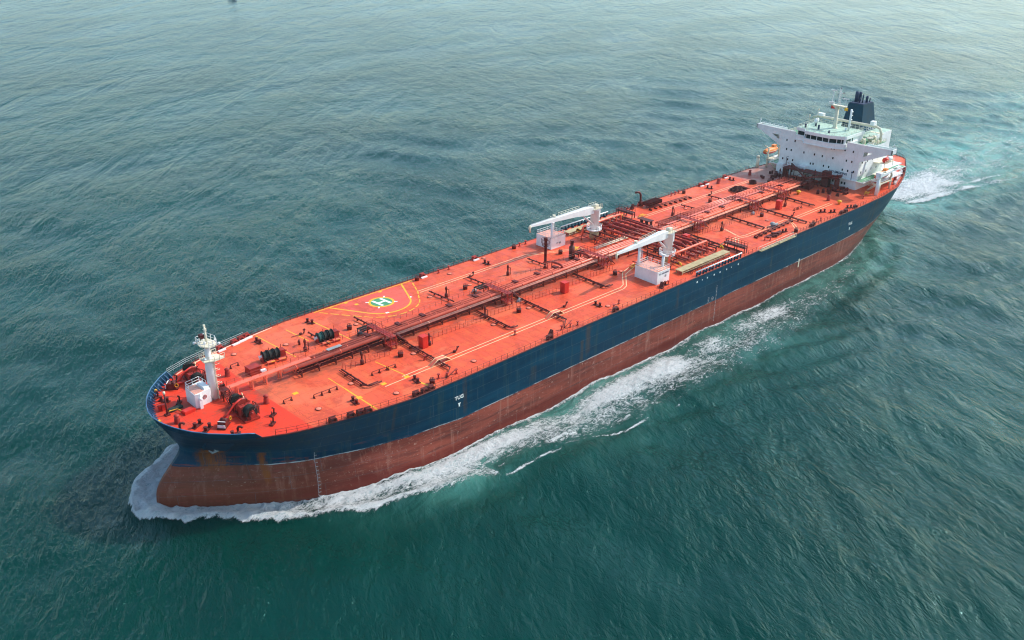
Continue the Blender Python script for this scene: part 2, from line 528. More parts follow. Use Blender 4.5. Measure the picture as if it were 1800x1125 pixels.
xs = tab([(-4, 278.6), (-1, 279.5), (0, 279.7), (2.3, 279.55), (3.4, 279.3), (4.3, 278.9), (5.6, 277.9), (7.6, 275.9), (9.0, 274.3), (9.8, 273.7), (10.6, 273.6), (11.6, 273.9), (13.5, 275.0), (15.5, 276.0), (17.5, 277.2), (19, 278)])
fsd = tab([(-5.6, 3.2), (-5.2, 5.2), (-4.5, 6.9), (-3.2, 8.4), (6.3, 13.1), (11.4, 15.3), (17, 17.6), (21, 19), (31, 22.1), (45, 23.7), (60, 24), (85, 24)])
fsw = tab([(-5, 0), (8, 0.2), (15, 4), (30, 12), (40, 16.3), (47, 19), (56, 21.4), (65, 22.9), (75, 23.7), (85, 24)])


def bow_y(t, z):
    if z <= 7.7:
        w = max(0, z) / 7.7
        y = fw(t) * (1 - w) + fn(t) * w
        return y * (1 + 0.03 * min(0, z) / 4)
    w = min(1, (z - 7.7) / 9.2) ** 1.25
    return fn(t) * (1 - w) + fd(t) * w


def stern_y(x, z):
    w = (max(0, z) / 16.8) ** 0.6
    return fsw(x) * (1 - w) + fsd(x) * w


def half_breadth(x, z):
    if x > 225:
        X = xs(min(z, 17.5))
        if x >= X:
            return 0.0
        return bow_y((X - x) / (X - 225), z)
    return 24.0 if x >= 85 else stern_y(x, z)


LV = [-4, -2, -.5, .6, 1.6, 2.6, 3.6, 4.6, 5.6, 6.6, 7.7, 8.6, 9.4, 10.2, 11, 12, 13, 14, 15, 16]
NB = 46
TB = [(k / NB) ** 1.8 for k in range(NB + 1)]
cols = []
for t in TB:
    c = [(xs(z) - t * (xs(z) - 225), bow_y(t, z), z) for z in LV]
    ye = fd(t); ze = zd(ye)
    c.append((xs(ze) - t * (xs(ze) - 225), ye, ze))
    cols.append(c)
for x in [225 - 14 * i for i in range(1, 10)] + [x for x in np.linspace(85, 40, 14)] + [x for x in np.linspace(36, 0, 14)] + [-2, -3.2, -4.5, -5.2, -5.6]:
    c = [(x, stern_y(x, z) if x < 85 else 24.0, z) for z in LV]
    ye = fsd(x) if x < 85 else 24.0
    c.append((x, ye, zd(ye)))
    cols.append(c)
edge = [c[-1] for c in cols]                     # port deck edge from stem to transom
hull = MB()
nl = len(LV) + 1
for sgn in (1, -1):
    k0 = len(hull.v)
    for c in cols:
        hull.v += [(x, sgn * y, z) for x, y, z in c]
    for i in range(len(cols) - 1):
        for j in range(nl - 1):
            q = (k0 + i * nl + j, k0 + (i + 1) * nl + j, k0 + (i + 1) * nl + j + 1, k0 + i * nl + j + 1)
            hull.face(q if sgn < 0 else q[::-1], True)
lc = cols[-1]
hull.poly([(x, y, z) for x, y, z in lc] + [(x, -y, z) for x, y, z in reversed(lc)])

tanker = tag(empty('oil_tanker'), 'long oil tanker with orange red deck, navy sides and red bottom paint under way', 'ship')
M['hull'] = hull_material()
M['deck'] = deck_material()
hull_o = add('hull', hull, 'hull', tanker)

dk = MB()
tipx = edge[0][0]
for sgn in (1, -1):
    P = [(x, sgn * y, z) for x, y, z in edge] + [(edge[-1][0], 0, zd(0))]
    P[0] = (tipx, 0, zd(0))
    dk.poly(P if sgn < 0 else P[::-1])
deck = add('deck', dk, 'deck', tanker)
# rounded gunwale bar along the edge
gw = MB()
for sgn in (1, -1):
    gw.tube([(x, sgn * (y - 0.05), z + 0.02) for x, y, z in edge if x < 266.5], 0.13, 6)
add('gunwale', gw, 'darkred', tanker)

# ---- markings (sub-parts of the deck), 6 mm above it


def mark(mb, P, lift=0.006):
    mb.poly([(x, y, zd(y) + lift) for x, y in P])


def mline(mb, P, w, lift=0.006):
    for (x0, y0), (x1, y1) in zip(P, P[1:]):
        d = Vector((x1 - x0, y1 - y0)); n = Vector((-d.y, d.x)).normalized() * w / 2
        e = d.normalized() * (w * 0.18)
        mark(mb, [(x0 - e.x + n.x, y0 - e.y + n.y), (x0 - e.x - n.x, y0 - e.y - n.y), (x1 + e.x - n.x, y1 + e.y - n.y), (x1 + e.x + n.x, y1 + e.y + n.y)], lift)
        lift += 0.0004


def arc(cx, cy, r, a0, a1, n=24):
    return [(cx + r * math.cos(R(a0 + (a1 - a0) * i / n)), cy + r * math.sin(R(a0 + (a1 - a0) * i / n))) for i in range(n + 1)]


HX, HY = 213.7, -17.3
m = MB(); mark(m, arc(HX, HY, 2.55, 0, 360)[:-1], 0.006)
add('helipad_disc', m, 'padgreen', deck)
m = MB()
A, Bq = arc(HX, HY, 3.15, 0, 360, 40), arc(HX, HY, 2.55, 0, 360, 40)
for i in range(40):
    mark(m, [A[i], A[i + 1], Bq[i + 1], Bq[i]], 0.0065)
add('helipad_ring', m, 'yellow', deck)
m = MB()
mark(m, [(214.55, -19.3), (215.25, -19.3), (215.05, -15.3), (214.35, -15.3)], 0.012)
mark(m, [(212.25, -19.3), (212.95, -19.3), (212.75, -15.3), (212.05, -15.3)], 0.012)
mark(m, [(212.8, -17.65), (214.5, -17.65), (214.5, -16.95), (212.8, -16.95)], 0.0125)
add('helipad_letter', m, 'whiteline', deck)
for a in (43, 141, 223, 321):
    m = MB(); mline(m, [(HX + 3.0 * math.cos(R(a)), HY + 3.0 * math.sin(R(a))), (HX + 3.7 * math.cos(R(a)), HY + 3.7 * math.sin(R(a)))], 0.4, 0.013); add('helipad_tick', m, 'whiteline', deck)
for q in ((207.0, -14.9), (216.6, -11.2)):
    m = MB(); mline(m, [(q[0] - 0.3, q[1]), (q[0] + 0.3, q[1])], 0.6, 0.013); add('helipad_tick', m, 'whiteline', deck)
m = MB()
mline(m, [(224.4, -23.1)] + arc(HX, HY, 6.9, 25, 158, 26) + [(203.3, -23.1)], 0.42)
mline(m, [(228.5, -23.25), (200.0, -23.25)], 0.34, 0.017)
for q in ((220.0, -22.9), (218.7, -20.3), (210.1, -22.8)):
    mark(m, arc(q[0], q[1], 0.5, 0, 360, 10)[:-1], 0.02)
add('helipad_line', m, 'yellow', deck)
m = MB()
full = [(227.6, -22.3), (225.3, -18.5), (223.2, -15.2)] + arc(HX, HY, 9.0, 28, 152, 30) + [(203.6, -16.2), (200.2, -23.0)]
acc, on = 0.0, True
for (x0, y0), (x1, y1) in zip(full, full[1:]):
    L_ = math.hypot(x1 - x0, y1 - y0); s0 = 0
    while s0 < L_:
        seg = (2.0 if on else 0.75) - acc
        e = min(L_, s0 + seg)
        if on:
            m = MB(); mline(m, [(x0 + (x1 - x0) * s0 / L_, y0 + (y1 - y0) * s0 / L_), (x0 + (x1 - x0) * e / L_, y0 + (y1 - y0) * e / L_)], 0.3); add('helipad_dash', m, 'yellow', deck)
        acc += e - s0
        if acc >= (2.0 if on else 0.75) - 1e-6:
            on, acc = not on, 0.0
        s0 = e + 1e-6

for off in (-0.52, 0.52):      # pale walkway edge lines, both sides
    for P_ in ([(233.0 if off < 0 else 238.0, 15.95 + off), (165.4, 15.95 + off), (163.5, 15.3 + off), (157.8, 10.3 + off * 1.1), (150.5, 8.0 + off)],
               [(121.5, 15.0 + off), (113.2, 14.5 + off), (109.8, 15.3 + off), (89.5, 15.5 + off), (87.5, 16.2 + off), (64.5, 16.3 + off)],
               [(118.8, 17.8 + off), (114.0, 14.9 + off)], [(89.0, 16.2 + off), (91.0, 19.0 + off), (94.2, 22.0 + off)], [(112.0, 13.6 + off), (110.2, 8.0 + off)],
               [(203.4, -16.05 + off), (167.0, -16.05 + off), (161.5, -13.6 + off), (156.8, -11.2 + off), (152, -9.2 + off)],
               [(121.8, -17.9 + off), (119, -15.1 + off), (62, -15.0 + off)]):
        m = MB(); mline(m, P_, 0.2, 0.006 + (0.003 if off > 0 else 0)); add('walkway_line', m, 'marking', deck)
for P_, w_ in (([(244.7, -21.3), (244.2, -6.0)], .22), ([(238.3, -19.4), (237.9, -11.0)], .22), ([(231.6, -19), (231.0, -5.4)], .24),
               ([(244.5, 6.4), (244.4, 11.9)], .18), ([(244.4, 12.0), (244.3, 22.6)], .3), ([(233.4, 7), (232.2, 15.4)], .2), ([(232.0, 18.4), (231.4, 21.5)], .42)):
    m = MB(); mline(m, P_, w_); add('zone_line', m, 'yellow', deck)
for q in ((237.6, 15.4), (232.4, 16.2), (244.3, 16.6), (252.6, 7.2)):
    m = MB(); mark(m, [(q[0] - .55, q[1] - .45), (q[0] + .55, q[1] - .45), (q[0] + .55, q[1] + .45), (q[0] - .55, q[1] + .45)], 0.016)
    add('yellow_patch', m, 'yellow', deck)

# ---- bow bulwark
bl = MB()
outer = []
for i, t in enumerate(TB):
    x, y, z = edge[i]
    if x > 262:
        outer.append((x, y, z))
path = [(x, -y, z) for x, y, z in reversed(outer)] + outer[1:]
n_ = len(path)


def bw_h(x, y):
    lim = 266.4 if y > 0 else 267.3
    return 0.0 if x < lim - 0.8 else 1.4 * min(1, (x - lim + 0.8) / 0.8)


tops, tin, base_i = [], [], []
for i, (x, y, z) in enumerate(path):
    a = Vector(path[max(0, i - 1)][:2]); b = Vector(path[min(n_ - 1, i + 1)][:2])
    d = (b - a).normalized(); nv = Vector((d.y, -d.x))
    if nv.dot(Vector((x - 255, y))) < 0:
        nv = -nv
    h = bw_h(x, y)
    tops.append((x + nv.x * 0.55 * h / 1.4, y + nv.y * 0.55 * h / 1.4, z + h))
    tin.append((x + nv.x * (0.55 * h / 1.4 - 0.14), y + nv.y * (0.55 * h / 1.4 - 0.14), z + h))
    base_i.append((x - nv.x * 0.14, y - nv.y * 0.14, z + 0.0))
for i in range(n_ - 1):
    if bw_h(*path[i][:2]) + bw_h(*path[i + 1][:2]) == 0:
        continue
    for A_, B_ in ((path, tops), (tops, tin), (tin, base_i)):
        k = len(bl.v); bl.v += [A_[i], A_[i + 1], B_[i + 1], B_[i]]
        bl.face((k, k + 1, k + 2, k + 3), False)
bul = add('bulwark', bl, 'navy', tanker)
cap = MB().tube([p for p, q in zip(tops, path) if bw_h(*q[:2]) > 0.5], 0.11, 6)
M['capblue'] = paint('cap_rail_blue', (0.07, 0.16, 0.28), 0.15, 0.35, 0.6)
add('cap_rail', cap, 'capblue', bul)
acc = 0
for i in range(n_ - 1):
    p, q = Vector(path[i]), Vector(path[i + 1])
    acc += (q - p).length
    if acc > 0.62 and bw_h(p.x, p.y) > 0.9 and p.y < 9:
        acc = 0
        tI, bI = Vector(tin[i]), Vector(base_i[i])
        inn = (bI - tI); inn.z = 0; inn.normalize()
        st = MB(); st.extr([bI, bI + inn * 0.75, tI + inn * 0.08 - Vector((0, 0, 0.12)), tI - Vector((0, 0, 0.12))], (Vector((-inn.y, inn.x, 0)) * 0.10))
        add('bulwark_stay', st, 'capblue', bul)
# bow chock openings, rings inside bulwark
for (x, y) in ((274.9, -8.6), (271.6, -14.0), (276.9, -2.3)):
    i = min(range(n_), key=lambda k: (path[k][0] - x) ** 2 + (path[k][1] - y) ** 2)
    p = Vector(tin[i]) * 0.45 + Vector(base_i[i]) * 0.55
    d = (Vector(path[i + 1]) - Vector(path[i - 1])).normalized()
    u = Vector((0, 0, 1)); rr = MB()
    c_in = (Vector(base_i[i]) - Vector(path[i])).normalized() * 0.12
    rr.tube([p + c_in + d * (0.5 * math.cos(2 * math.pi * k / 16)) + u * (0.38 * math.sin(2 * math.pi * k / 16)) for k in range(16)], 0.09, 6, True)
    add('bow_chock', rr, 'capblue', bul)
yb = MB()
for (x, y) in ((273.3, -11.2), (277.0, 0.8)):
    i = min(range(n_), key=lambda k: (path[k][0] - x) ** 2 + (path[k][1] - y) ** 2)
    p = Vector(tin[i]) * 0.5 + Vector(base_i[i]) * 0.5
    yb.cb(p.x - 0.3, p.y, p.z - 0.2, 0.55, 0.5, 0.32)
add('yellow_roller', yb, 'yellow', bul)

# ---- railings round the deck edge
rl = MB().rail([(x, y - 0.4, 0) for x, y, z in edge if 150 < x < 264][::3] + [(150, 23.6, 0)], 1.1, 1.7, 0.045, 2, zd, 0.055)
rl.rail([(123.5, 23.6, 0), (118, 23.6, 0)], 1.1, 1.6, 0.045, 2, zd, 0.055)
rl.rail([(97, 23.6, 0), (56, 23.5, 0)], 1.1, 1.7, 0.045, 2, zd, 0.055)
add('railing', rl, 'darkred', tanker)
rl = MB().rail([(x, -y + 0.4, 0) for x, y, z in edge if 146 < x < 262][::3], 1.1, 1.7, 0.045, 2, zd, 0.055)
rl.rail([(124, -23.6, 0), (50, -23.5, 0)], 1.1, 1.7, 0.045, 2, zd, 0.055)
add('railing', rl, 'darkred', tanker)
rl = MB().rail([(266.9, -17.4, zd(17)), (262, -19.3, zd(19)), (255, -21.0, zd(21)), (247, -22.6, zd(22.6))], 1.25, 1.6, 0.06, 3)
add('bow_railing', rl, 'grey', tanker)
cm = MB()
E2 = [(x, -y + 0.75, z) for x, y, z in edge if 240 < x < 267]
cm.tube([(x, y, zd(y) + 0.1) for x, y, z in E2], 0.14, 6)
add('deck_coaming', cm, 'palepipe', tanker)
for x0, x1, y in ((240, 229.5, 6.4), (221.0, 203.2, 7.0), (200.5, 190.6, 7.0), (188.3, 179.6, 7.0), (176.6, 170.0, 6.9), (167.5, 158.5, 6.8), (121, 104, 6.8), (99.5, 88.5, 6.8)):
    rl = MB().rail([(x0, y - 0.5, 0), (x1, y + 0.2, 0)], 1.2, 1.15, 0.04, 2, zd, 0.05)
    rl.rail([(x0, y - 1.6, 0), (x1, y - 0.9, 0)], 1.2, 2.3, 0.035, 1, zd, 0.045)
    add('pipe_railing', rl, 'red', tanker)

# ------------------------------------------------------------------ pipe rack along the centreline
RZ = 1.8


def pz(y, dz):
    return zd(y) + dz


def lpipe(mb, y, dz, x0, x1, r, fl=10.5, bend=False):
    z = pz(y, dz)
    mb.tube([(x0, y, z), (x1, y, z)], r, 10)
    x = x0 + 2.2 if x0 < x1 else x1 + 2.2
    lo, hi = min(x0, x1), max(x0, x1)
    x = lo + 2.2
    while x < hi:
        mb.lathe([(r * 1.38, -0.07), (r * 1.38, 0.07)], x, y, z, 10, 'X')
        x += fl


rack = empty('pipe_rack', tanker)
m = MB(); lpipe(m, 1.45, RZ + 0.05, 57.5, 251.5, 0.40); add('cargo_pipe', m, 'pipe', rack)
m = MB(); lpipe(m, 0.35, RZ, 57.5, 244, 0.22, 8); add('service_pipe', m, 'pipe', rack)
m = MB(); lpipe(m, -0.45, RZ, 57.5, 251, 0.25, 9); add('service_pipe', m, 'pipe', rack)
m = MB(); lpipe(m, -1.2, RZ, 57.5, 236, 0.17, 7); add('service_pipe', m, 'pipe', rack)
m = MB(); lpipe(m, 2.45, RZ, 57.5, 228, 0.15, 12); add('steam_pipe', m, 'palepipe', rack)
m = MB(); lpipe(m, 2.95, RZ, 57.5, 228, 0.13, 12); add('steam_pipe', m, 'palepipe', rack)
for y, r, dz in ((2.3, .13, .75), (1.5, .2, .6), (0.6, .2, .6), (-.5, .13, .7), (-1.4, .15, .6)):
    m = MB(); lpipe(m, y, dz, 70, 248, r, 9); add('lower_pipe', m, 'darkred', rack)
for y, r in ((-3.2, .30), (-4.15, .28), (-5.05, .28), (-5.95, .26)):
    m = MB(); lpipe(m, y, RZ - 0.2, 55.5, 124.5, r, 11); add('cargo_pipe', m, 'pipe', rack)
fr = {}
for yl in (-1.75, -6.3):
    m = MB()
    for y in sorted({2.75, yl, -1.75}):
        m.box(-.11, .11, y - .11, y + .11, zd(y) - .02, pz(y, RZ - .35))
    m.box(-.12, .12, yl - .1, 3.1, pz(0, RZ - .48), pz(0, RZ - .35))
    m.box(-.08, .08, yl, 2.9, pz(0, .33), pz(0, .43))
    fr[yl] = m.mesh('rack_frame', 'darkred')
for i in range(47):
    x = 248.2 - 4.05 * i
    add('rack_frame', fr[-6.3 if x < 125 else -1.75], None, rack, (x, 0, 0))
# walkway from the forecastle aft along the starboard side of the rack, with its rail
m = MB()
zc = pz(0, 2.0)
m.box(244.5, 262.8, -0.55, 0.55, zc, zc + 0.09)
m.box(244.5, 262.8, 0.56, 0.66, zc - 0.12, zc + 0.12); m.box(244.5, 262.8, -0.66, -0.56, zc - 0.12, zc + 0.12)
for x in (261, 257.8, 254.8, 251.6, 248.2):
    for y in (-.5, .5):
        m.box(x - .12, x + .12, y - .12, y + .12, zd(y) - .02, zc)
add('catwalk', m, 'pipe', rack); m = MB()
m.box(57, 124, -2.55, -1.85, pz(2, RZ + 0.1), pz(2, RZ + 0.16))
add('catwalk', m, 'pipe', rack)
m = MB()
m.rail([(250, -2.55, pz(2, RZ + .16)), (58, -2.55, pz(2, RZ + .16))], 1.05, 1.7, 0.04, 2, None, 0.05)
m.rail([(262.6, -0.6, zc + .1), (245, -0.6, zc + .1)], 1.05, 1.7, 0.035, 2, None, 0.045)
add('catwalk_railing', m, 'red', rack)
# stair at the forward end
m = MB()
m.box(262.9, 264.4, -1.0, 1.0, pz(0, 1.95), pz(0, 2.05))
for x in (263.0, 264.3):
    for y in (-.95, .95):
        m.box(x - .09, x + .09, y - .09, y + .09, zd(y), pz(0, 1.95))
for k in range(7):
    m.box(263.0, 264.2, 1.05 + k * .28, 1.30 + k * .28, pz(0, 1.75 - k * .27), pz(0, 1.80 - k * .27))
for x in (262.95, 264.3):
    m.tube([(x, 1.0, pz(0, 1.9)), (x, 3.1, pz(0, 0.02))], 0.09, 6)
    m.tube([(x, 1.0, pz(0, 2.9)), (x, 3.1, pz(0, 1.0))], 0.05, 6)
m.rail([(264.4, 1, pz(0, 2.05)), (264.4, -1, pz(0, 2.05)), (263, -1, pz(0, 2.05))], 1.0, 0.8, 0.05, 2)
m.box(262.7, 263.6, -1.6, -1.05, zd(0), pz(0, 2.3))
add('catwalk_stair', m, 'darkred', rack)
m = MB(); m.box(253.8, 254.8, -1.6, -0.9, pz(0, 2.0), pz(0, 2.35)); add('light_box', m, 'white', rack)
m = MB(); m.box(237.0, 240.4, -0.35, 0.6, pz(0, 2.36), pz(0, 2.44)); add('grey_plate', m, 'grey', rack)
pc = MB().cb(0, 0, 0, .9, 1.6, .22).mesh('pipe_clamp', 'darkred')
for x in (229.9, 221.6, 214.8, 207, 199, 186, 178.4, 172.0, 164, 107, 99.5, 90, 78, 67):
    add('pipe_clamp', pc, None, rack, (x, -.55, pz(0, RZ + .28)))


def stair_tower(x):
    e = empty('stair_platform', tanker, (x, 0, 0))
    m = MB(); Z = pz(0, 2.75)
    m.box(-.75, .75, -3.2, 5.2, Z, Z + .08)
    m.box(-1.2, 1.2, 3.0, 5.4, pz(4, 1.0), pz(4, 1.08))
    for y in (-3.1, 3.1, 5.1):
        for xx in (-.7, .7):
            m.box(xx - .11, xx + .11, y - .11, y + .11, zd(y) - .02, Z)
    for xx in (-.7, .7):
        m.tube([(xx, 3.1, pz(3, .1)), (xx, 5.1, Z)], 0.06, 5); m.tube([(xx, 5.1, pz(5, .1)), (xx, 3.1, Z)], 0.06, 5)
    add('platform', m, 'red', e)
    m = MB()
    m.rail([(-.75, 5.2, Z), (-.75, -3.2, Z), (.75, -3.2, Z), (.75, 5.2, Z), (-.75, 5.2, Z)], 1.05, 1.2, 0.045, 2)
    add('railing', m, 'red', e)
    m = MB()
    for k in range(9):
        m.box(-2.0 - k * .27, -1.75 - k * .27, 3.4, 4.6, Z - .3 - k * .28, Z - .25 - k * .28)
    m.tube([(-1.3, 3.4, Z), (-4.3, 3.4, zd(4))], 0.09, 5); m.tube([(-1.3, 4.6, Z), (-4.3, 4.6, zd(4))], 0.09, 5)
    add('stair', m, 'darkred', e)
    m = MB()
    m.box(-2.2, 1.8, -5.6, -3.3, pz(4, 1.7), pz(4, 1.78))
    for k in range(9):
        m.box(-2.2 + k * .48, -2.1 + k * .48, -5.6, -3.3, pz(4, 1.79), pz(4, 1.86))
    for xx in (-2.1, 1.7):
        m.box(xx - .1, xx + .1, -5.5, -5.3, zd(5) - .02, pz(4, 1.7))
    add('grating', m, 'black', e)
    return e


tw = stair_tower(227.2)
for x in (193.2, 159.0, 117.5, 89.5, 73.5):
    copy_tree(tw, tanker, (x, 0, 0))

# ------------------------------------------------------------------ transverse pipes
def cross_pipe(x, y0, y1, r=0.17, two=True, endlen=0.0, mat='darkred', dz=0.55):
    m = MB(); sg = 1 if y1 > y0 else -1
    for k, dx in enumerate((0, 0.55) if two else (0,)):
        ye = y1 - sg * 0.5 * k
        P = [(dx, y0, pz(y0, dz)), (dx, ye, pz(ye, dz))]
        if endlen:
            P += [(dx - endlen * .18 * (1 if endlen > 0 else 1), ye + sg * .45, pz(ye, dz)), (dx - endlen, ye + sg * .5, pz(ye, dz))]
        m.tube(P, r if k == 0 else r * .6, 8)
    y = y0 + sg * 2
    while abs(y - y0) < abs(y1 - y0):
        m.box(-.2, .75 if two else .2, y - .06, y + .06, zd(y) - .02, pz(y, dz - r * .6))
        m.lathe([(r * 1.5, -.06), (r * 1.5, .06)], 0, y + 1.1 * sg, pz(y, dz), 8, 'Y')
        y += sg * 2.6
    return add('cross_pipe', m, mat, tanker, (x, 0, 0))


for x, a, b, el in ((241, 6.0, 14.6, 3.2), (223.9, 2.5, 19.6, 0), (189.4, 2.4, 19.8, 0), (201.9, 3.2, 14.4, 1.8), (168.6, 2.6, 13.3, 2.2),
                    (122.7, 3.3, 22.5, 0), (101.2, 2.9, 15.6, 0), (87.2, 3.3, 21.0, 0), (71.8, 3.3, 14.8, 0),
                    (202.2, -4.4, -13.6, 0), (224.2, -7.6, -13, 0), (189.5, -5.4, -14, 0), (169.4, -6.6, -12.9, 0), (102.2, -7.6, -13.1, 0),
                    (88.0, -7.6, -13.3, 0), (236.2, -5.2, -13.0, 0), (72.0, -7.6, -12, 0)):
    cross_pipe(x, a, b, endlen=el, two=b > 0)
# port drop leg near the rail at each main crossing
for x in (223.9, 189.4):
    m = MB()
    m.tube([(0, 19.5, pz(19.5, .55)), (0.4, 19.9, pz(19.5, .5)), (2.6, 21.6, pz(21.5, .4)), (2.9, 21.8, zd(21.8))], .11, 6)
    m.tube([(-1, 20.5, pz(20.5, .35)), (3.2, 22.2, pz(22, .35))], .08, 6)
    add('drain_pipe', m, 'darkred', tanker, (x, 0, 0))
# saddle bridges carrying the walkway over pipes
for x in (223.6, 189.3):
    m = MB()
    P = [(-2.6, 0.02), (-1.3, 1.0), (0.9, 1.05), (2.6, 0.02)]
    for y in (15.4, 16.4):
        m.tube([(a, y, zd(y) + b + .02) for a, b in P], .09, 6)
    add('step_edge', m, 'marking', tanker, (x, 0, 0)); m = MB()
    for (a, b), (c, d) in zip(P, P[1:]):
        m.poly([(a, 15.45, zd(15.4) + b), (c, 15.45, zd(15.4) + d), (c, 16.35, zd(16.4) + d), (a, 16.35, zd(16.4) + b)])
        m.poly([(a, 15.45, zd(15.4) + b - .05), (a, 16.35, zd(16.4) + b - .05), (c, 16.35, zd(16.4) + d - .05), (c, 15.45, zd(15.4) + d - .05)])
    add('walkway_step', m, 'pipe', tanker, (x, 0, 0))
# thin line up the deck with a valve on its end
for x, y, L_ in ((221.4, 14.5, 5.5), (186.8, 14.2, 5.0), (86, 14.8, 3.5), (188.6, -14.6, 3.0), (238, -14.8, 3), (85.8, -14.4, 2.2), (119.5, 14.5, 2.5)):
    m = MB()
    m.tube([(1.8, 0, .22), (1.8 - L_, -.1 if y > 0 else .2, .22)], .07, 6)
    m.tube([(1.8 - L_, -.1 if y > 0 else .2, .2), (1.5 - L_, -.1 if y > 0 else .2, .95)], .15, 6)
    m.cb(1.5 - L_, 0, .85, .5, .3, .28); m.cb(2.4 - L_, 0, 0, .5, .5, .45)
    add('drain_line', m, 'darkred', tanker, (x, y, zd(y)))

# ------------------------------------------------------------------ repeated deck fittings
def rep(name, mb, mat, spots, subs=()):
    """one fitting with its sub-parts, copied to every (x, y, rotz)"""
    first = None
    for i, s_ in enumerate(spots):
        x, y = s_[0], s_[1]; rz = s_[2] if len(s_) > 2 else 0.0
        loc = (x, y, zd(y))
        if first is None:
            first = add(name, mb, mat, tanker, loc, rz)
            for sn, smb, sm in subs:
                add(sn, smb, sm, first)
        else:
            copy_tree(first, tanker, loc, rz)
    return first


def bitts_mb():
    m = MB()
    m.box(-.45, .45, -1.15, 1.15, 0, .16)
    for y in (-.68, .68):
        m.lathe([(.27, .14), (.27, .82), (.36, .84), (.36, .95), (.30, 1.0)], 0, y, 0, 12)
    return m


rep('mooring_bitts', bitts_mb(), 'darkred',
    [(232.1, 18.8, -.2), (246, 17.5, -.1), (177.6, 18.8), (178.8, -18.6), (64.2, 22.2, 1.2), (74.4, 18.9, 1.1), (98.9, 20.6, 1.4), (79.5, -19, .2), (72.2, 21.0, 1.2),
     (272.1, 5.6, 2.0), (271.3, 7.9, -1.0), (246.1, -17.8), (232.5, -18.8, .3), (272.4, -7.0, .5), (268.6, 13.2, .6), (66, -19.6), (8, 7), (6, -8), (156.2, 21.6, 1.5)])


def chock_mb():
    m = MB()
    P = [(-.75, .0), (.75, .0), (.75, .55), (.5, .95), (-.5, .95), (-.75, .55)]
    Q = [(-.45, .3), (.45, .3), (.45, .55), (.3, .72), (-.3, .72), (-.45, .55)]
    for y, o in ((-.42, 1), (.42, -1)):
        for i in range(6):
            j = (i + 1) % 6
            f = [(P[i][0], y, P[i][1]), (P[j][0], y, P[j][1]), (Q[j][0], y, Q[j][1]), (Q[i][0], y, Q[i][1])]
            m.poly(f if o > 0 else f[::-1])
    for L_, o in ((P, 1), (Q, -1)):
        for i in range(6):
            j = (i + 1) % 6
            f = [(L_[i][0], .42, L_[i][1]), (L_[j][0], .42, L_[j][1]), (L_[j][0], -.42, L_[j][1]), (L_[i][0], -.42, L_[i][1])]
            m.poly(f if o > 0 else f[::-1])
    m.lathe([(.13, -.7), (.13, .7)], 0, -.3, .95, 8, 'X')
    return m


pl = MB().box(-.85, .85, -.05, .5, -.02, .2)
rep('fairlead', chock_mb(), 'darkred', [(253.0, 20.5, -.17), (249.5, 21.3, -.17), (247.7, 21.7, -.17), (246.2, 22.0, -.17), (235.6, 23.2, -.1), (233.6, 23.3), (232.1, 23.35), (176.6, 23.5), (71, 23.4), (68.6, 23.4), (62.5, 23.3), (198.6, 23.4), (18, 17, .5), (13, 15.2, .5), (88.5, 23.4), (10, 13.9, .5)])
rep('fairlead', chock_mb(), 'red', [(253.8, -20.3, .17), (250.1, -21.0, .17), (248.2, -21.5, .17), (246.6, -21.9, .17), (178.8, -23.3), (79.2, -22.8), (76.2, -22.9), (65.1, -23.0), (196.5, -23.2)],
    [('base_plate', MB().box(-.9, .9, .43, .95, -.02, .30), 'white')])


def mushroom_mb():
    return MB().lathe([(.62, 0), (.55, .1), (.50, .9), (.36, 1.3), (.30, 1.35), (.5, 1.38), (.52, 1.55), (.34, 1.75), (.02, 1.82)], 0, 0, 0, 14)


rep('mushroom_vent', mushroom_mb(), 'red', [(258.6, -8.1), (258.6, 6.7), (274.3, 2.3), (56, -19.0), (72.5, -20.5), (62.6, 14.2)])


def pv_mb():
    m = MB().lathe([(.55, 0), (.55, .75), (.62, .76), (.62, .86), (.5, .88)], 0, 0, 0, 14)
    m.ring(0, 0, 1.25, .42, .04, 10, 4)
    for k in range(5):
        a = 2 * math.pi * k / 5
        m.tube([(.45 * math.cos(a), .45 * math.sin(a), .86), (.42 * math.cos(a), .42 * math.sin(a), 1.3), (0.05, 0, 1.45)], .035, 4)
    return m


rep('tank_hatch_cover', pv_mb(), 'darkred', [(228.0, 8.5), (194.2, 9.2), (194.3, -9.4), (165.4, -22.2), (228.2, -9.6), (199, -22.3), (230.3, 21.6), (125.7, 8.9), (92.3, 8.9), (92.4, -9.7), (89.9, -21.6),
    (160.2, 9.3), (159.6, -10.3), (86.7, 22.9), (96.0, 22.7), (60, -9)])


def lid_mb():
    return MB().lathe([(.55, 0), (.55, .12), (.50, .16), (.05, .2)], 0, 0, 0, 16)


M['lid'] = paint('hatch_lid_paint', (0.80, 0.20, 0.12), 0.2, 0.5, 1.0)
rep('manhole_lid', lid_mb(), 'lid', [(252.5, 15), (242.4, 11.2), (225.3, 9.4), (217.9, 20.1), (203.2, 10.3), (191, 9.2), (176.0, 20.6), (225.6, -10.7), (203.7, -11.5), (190.3, -20), (191.8, -10.6), (242.5, -12.6), (252.8, -16.1),
    (170, -11.3), (176.4, -22.3), (101.7, 10.8), (94.2, 12), (103.3, -10.9), (157.5, 9.0), (238, 20.0)],
    [('lid_rim', MB().ring(0, 0, .1, .6, .05, 16, 5), 'darkred')])


def locker_mb():
    m = MB().box(-.75, .75, -.75, .75, 0, 2.65)
    m.box(-.8, .8, -.8, .8, 2.66, 2.74)
    m.box(-.3, -.2, .76, .82, 1.2, 1.5)
    return m


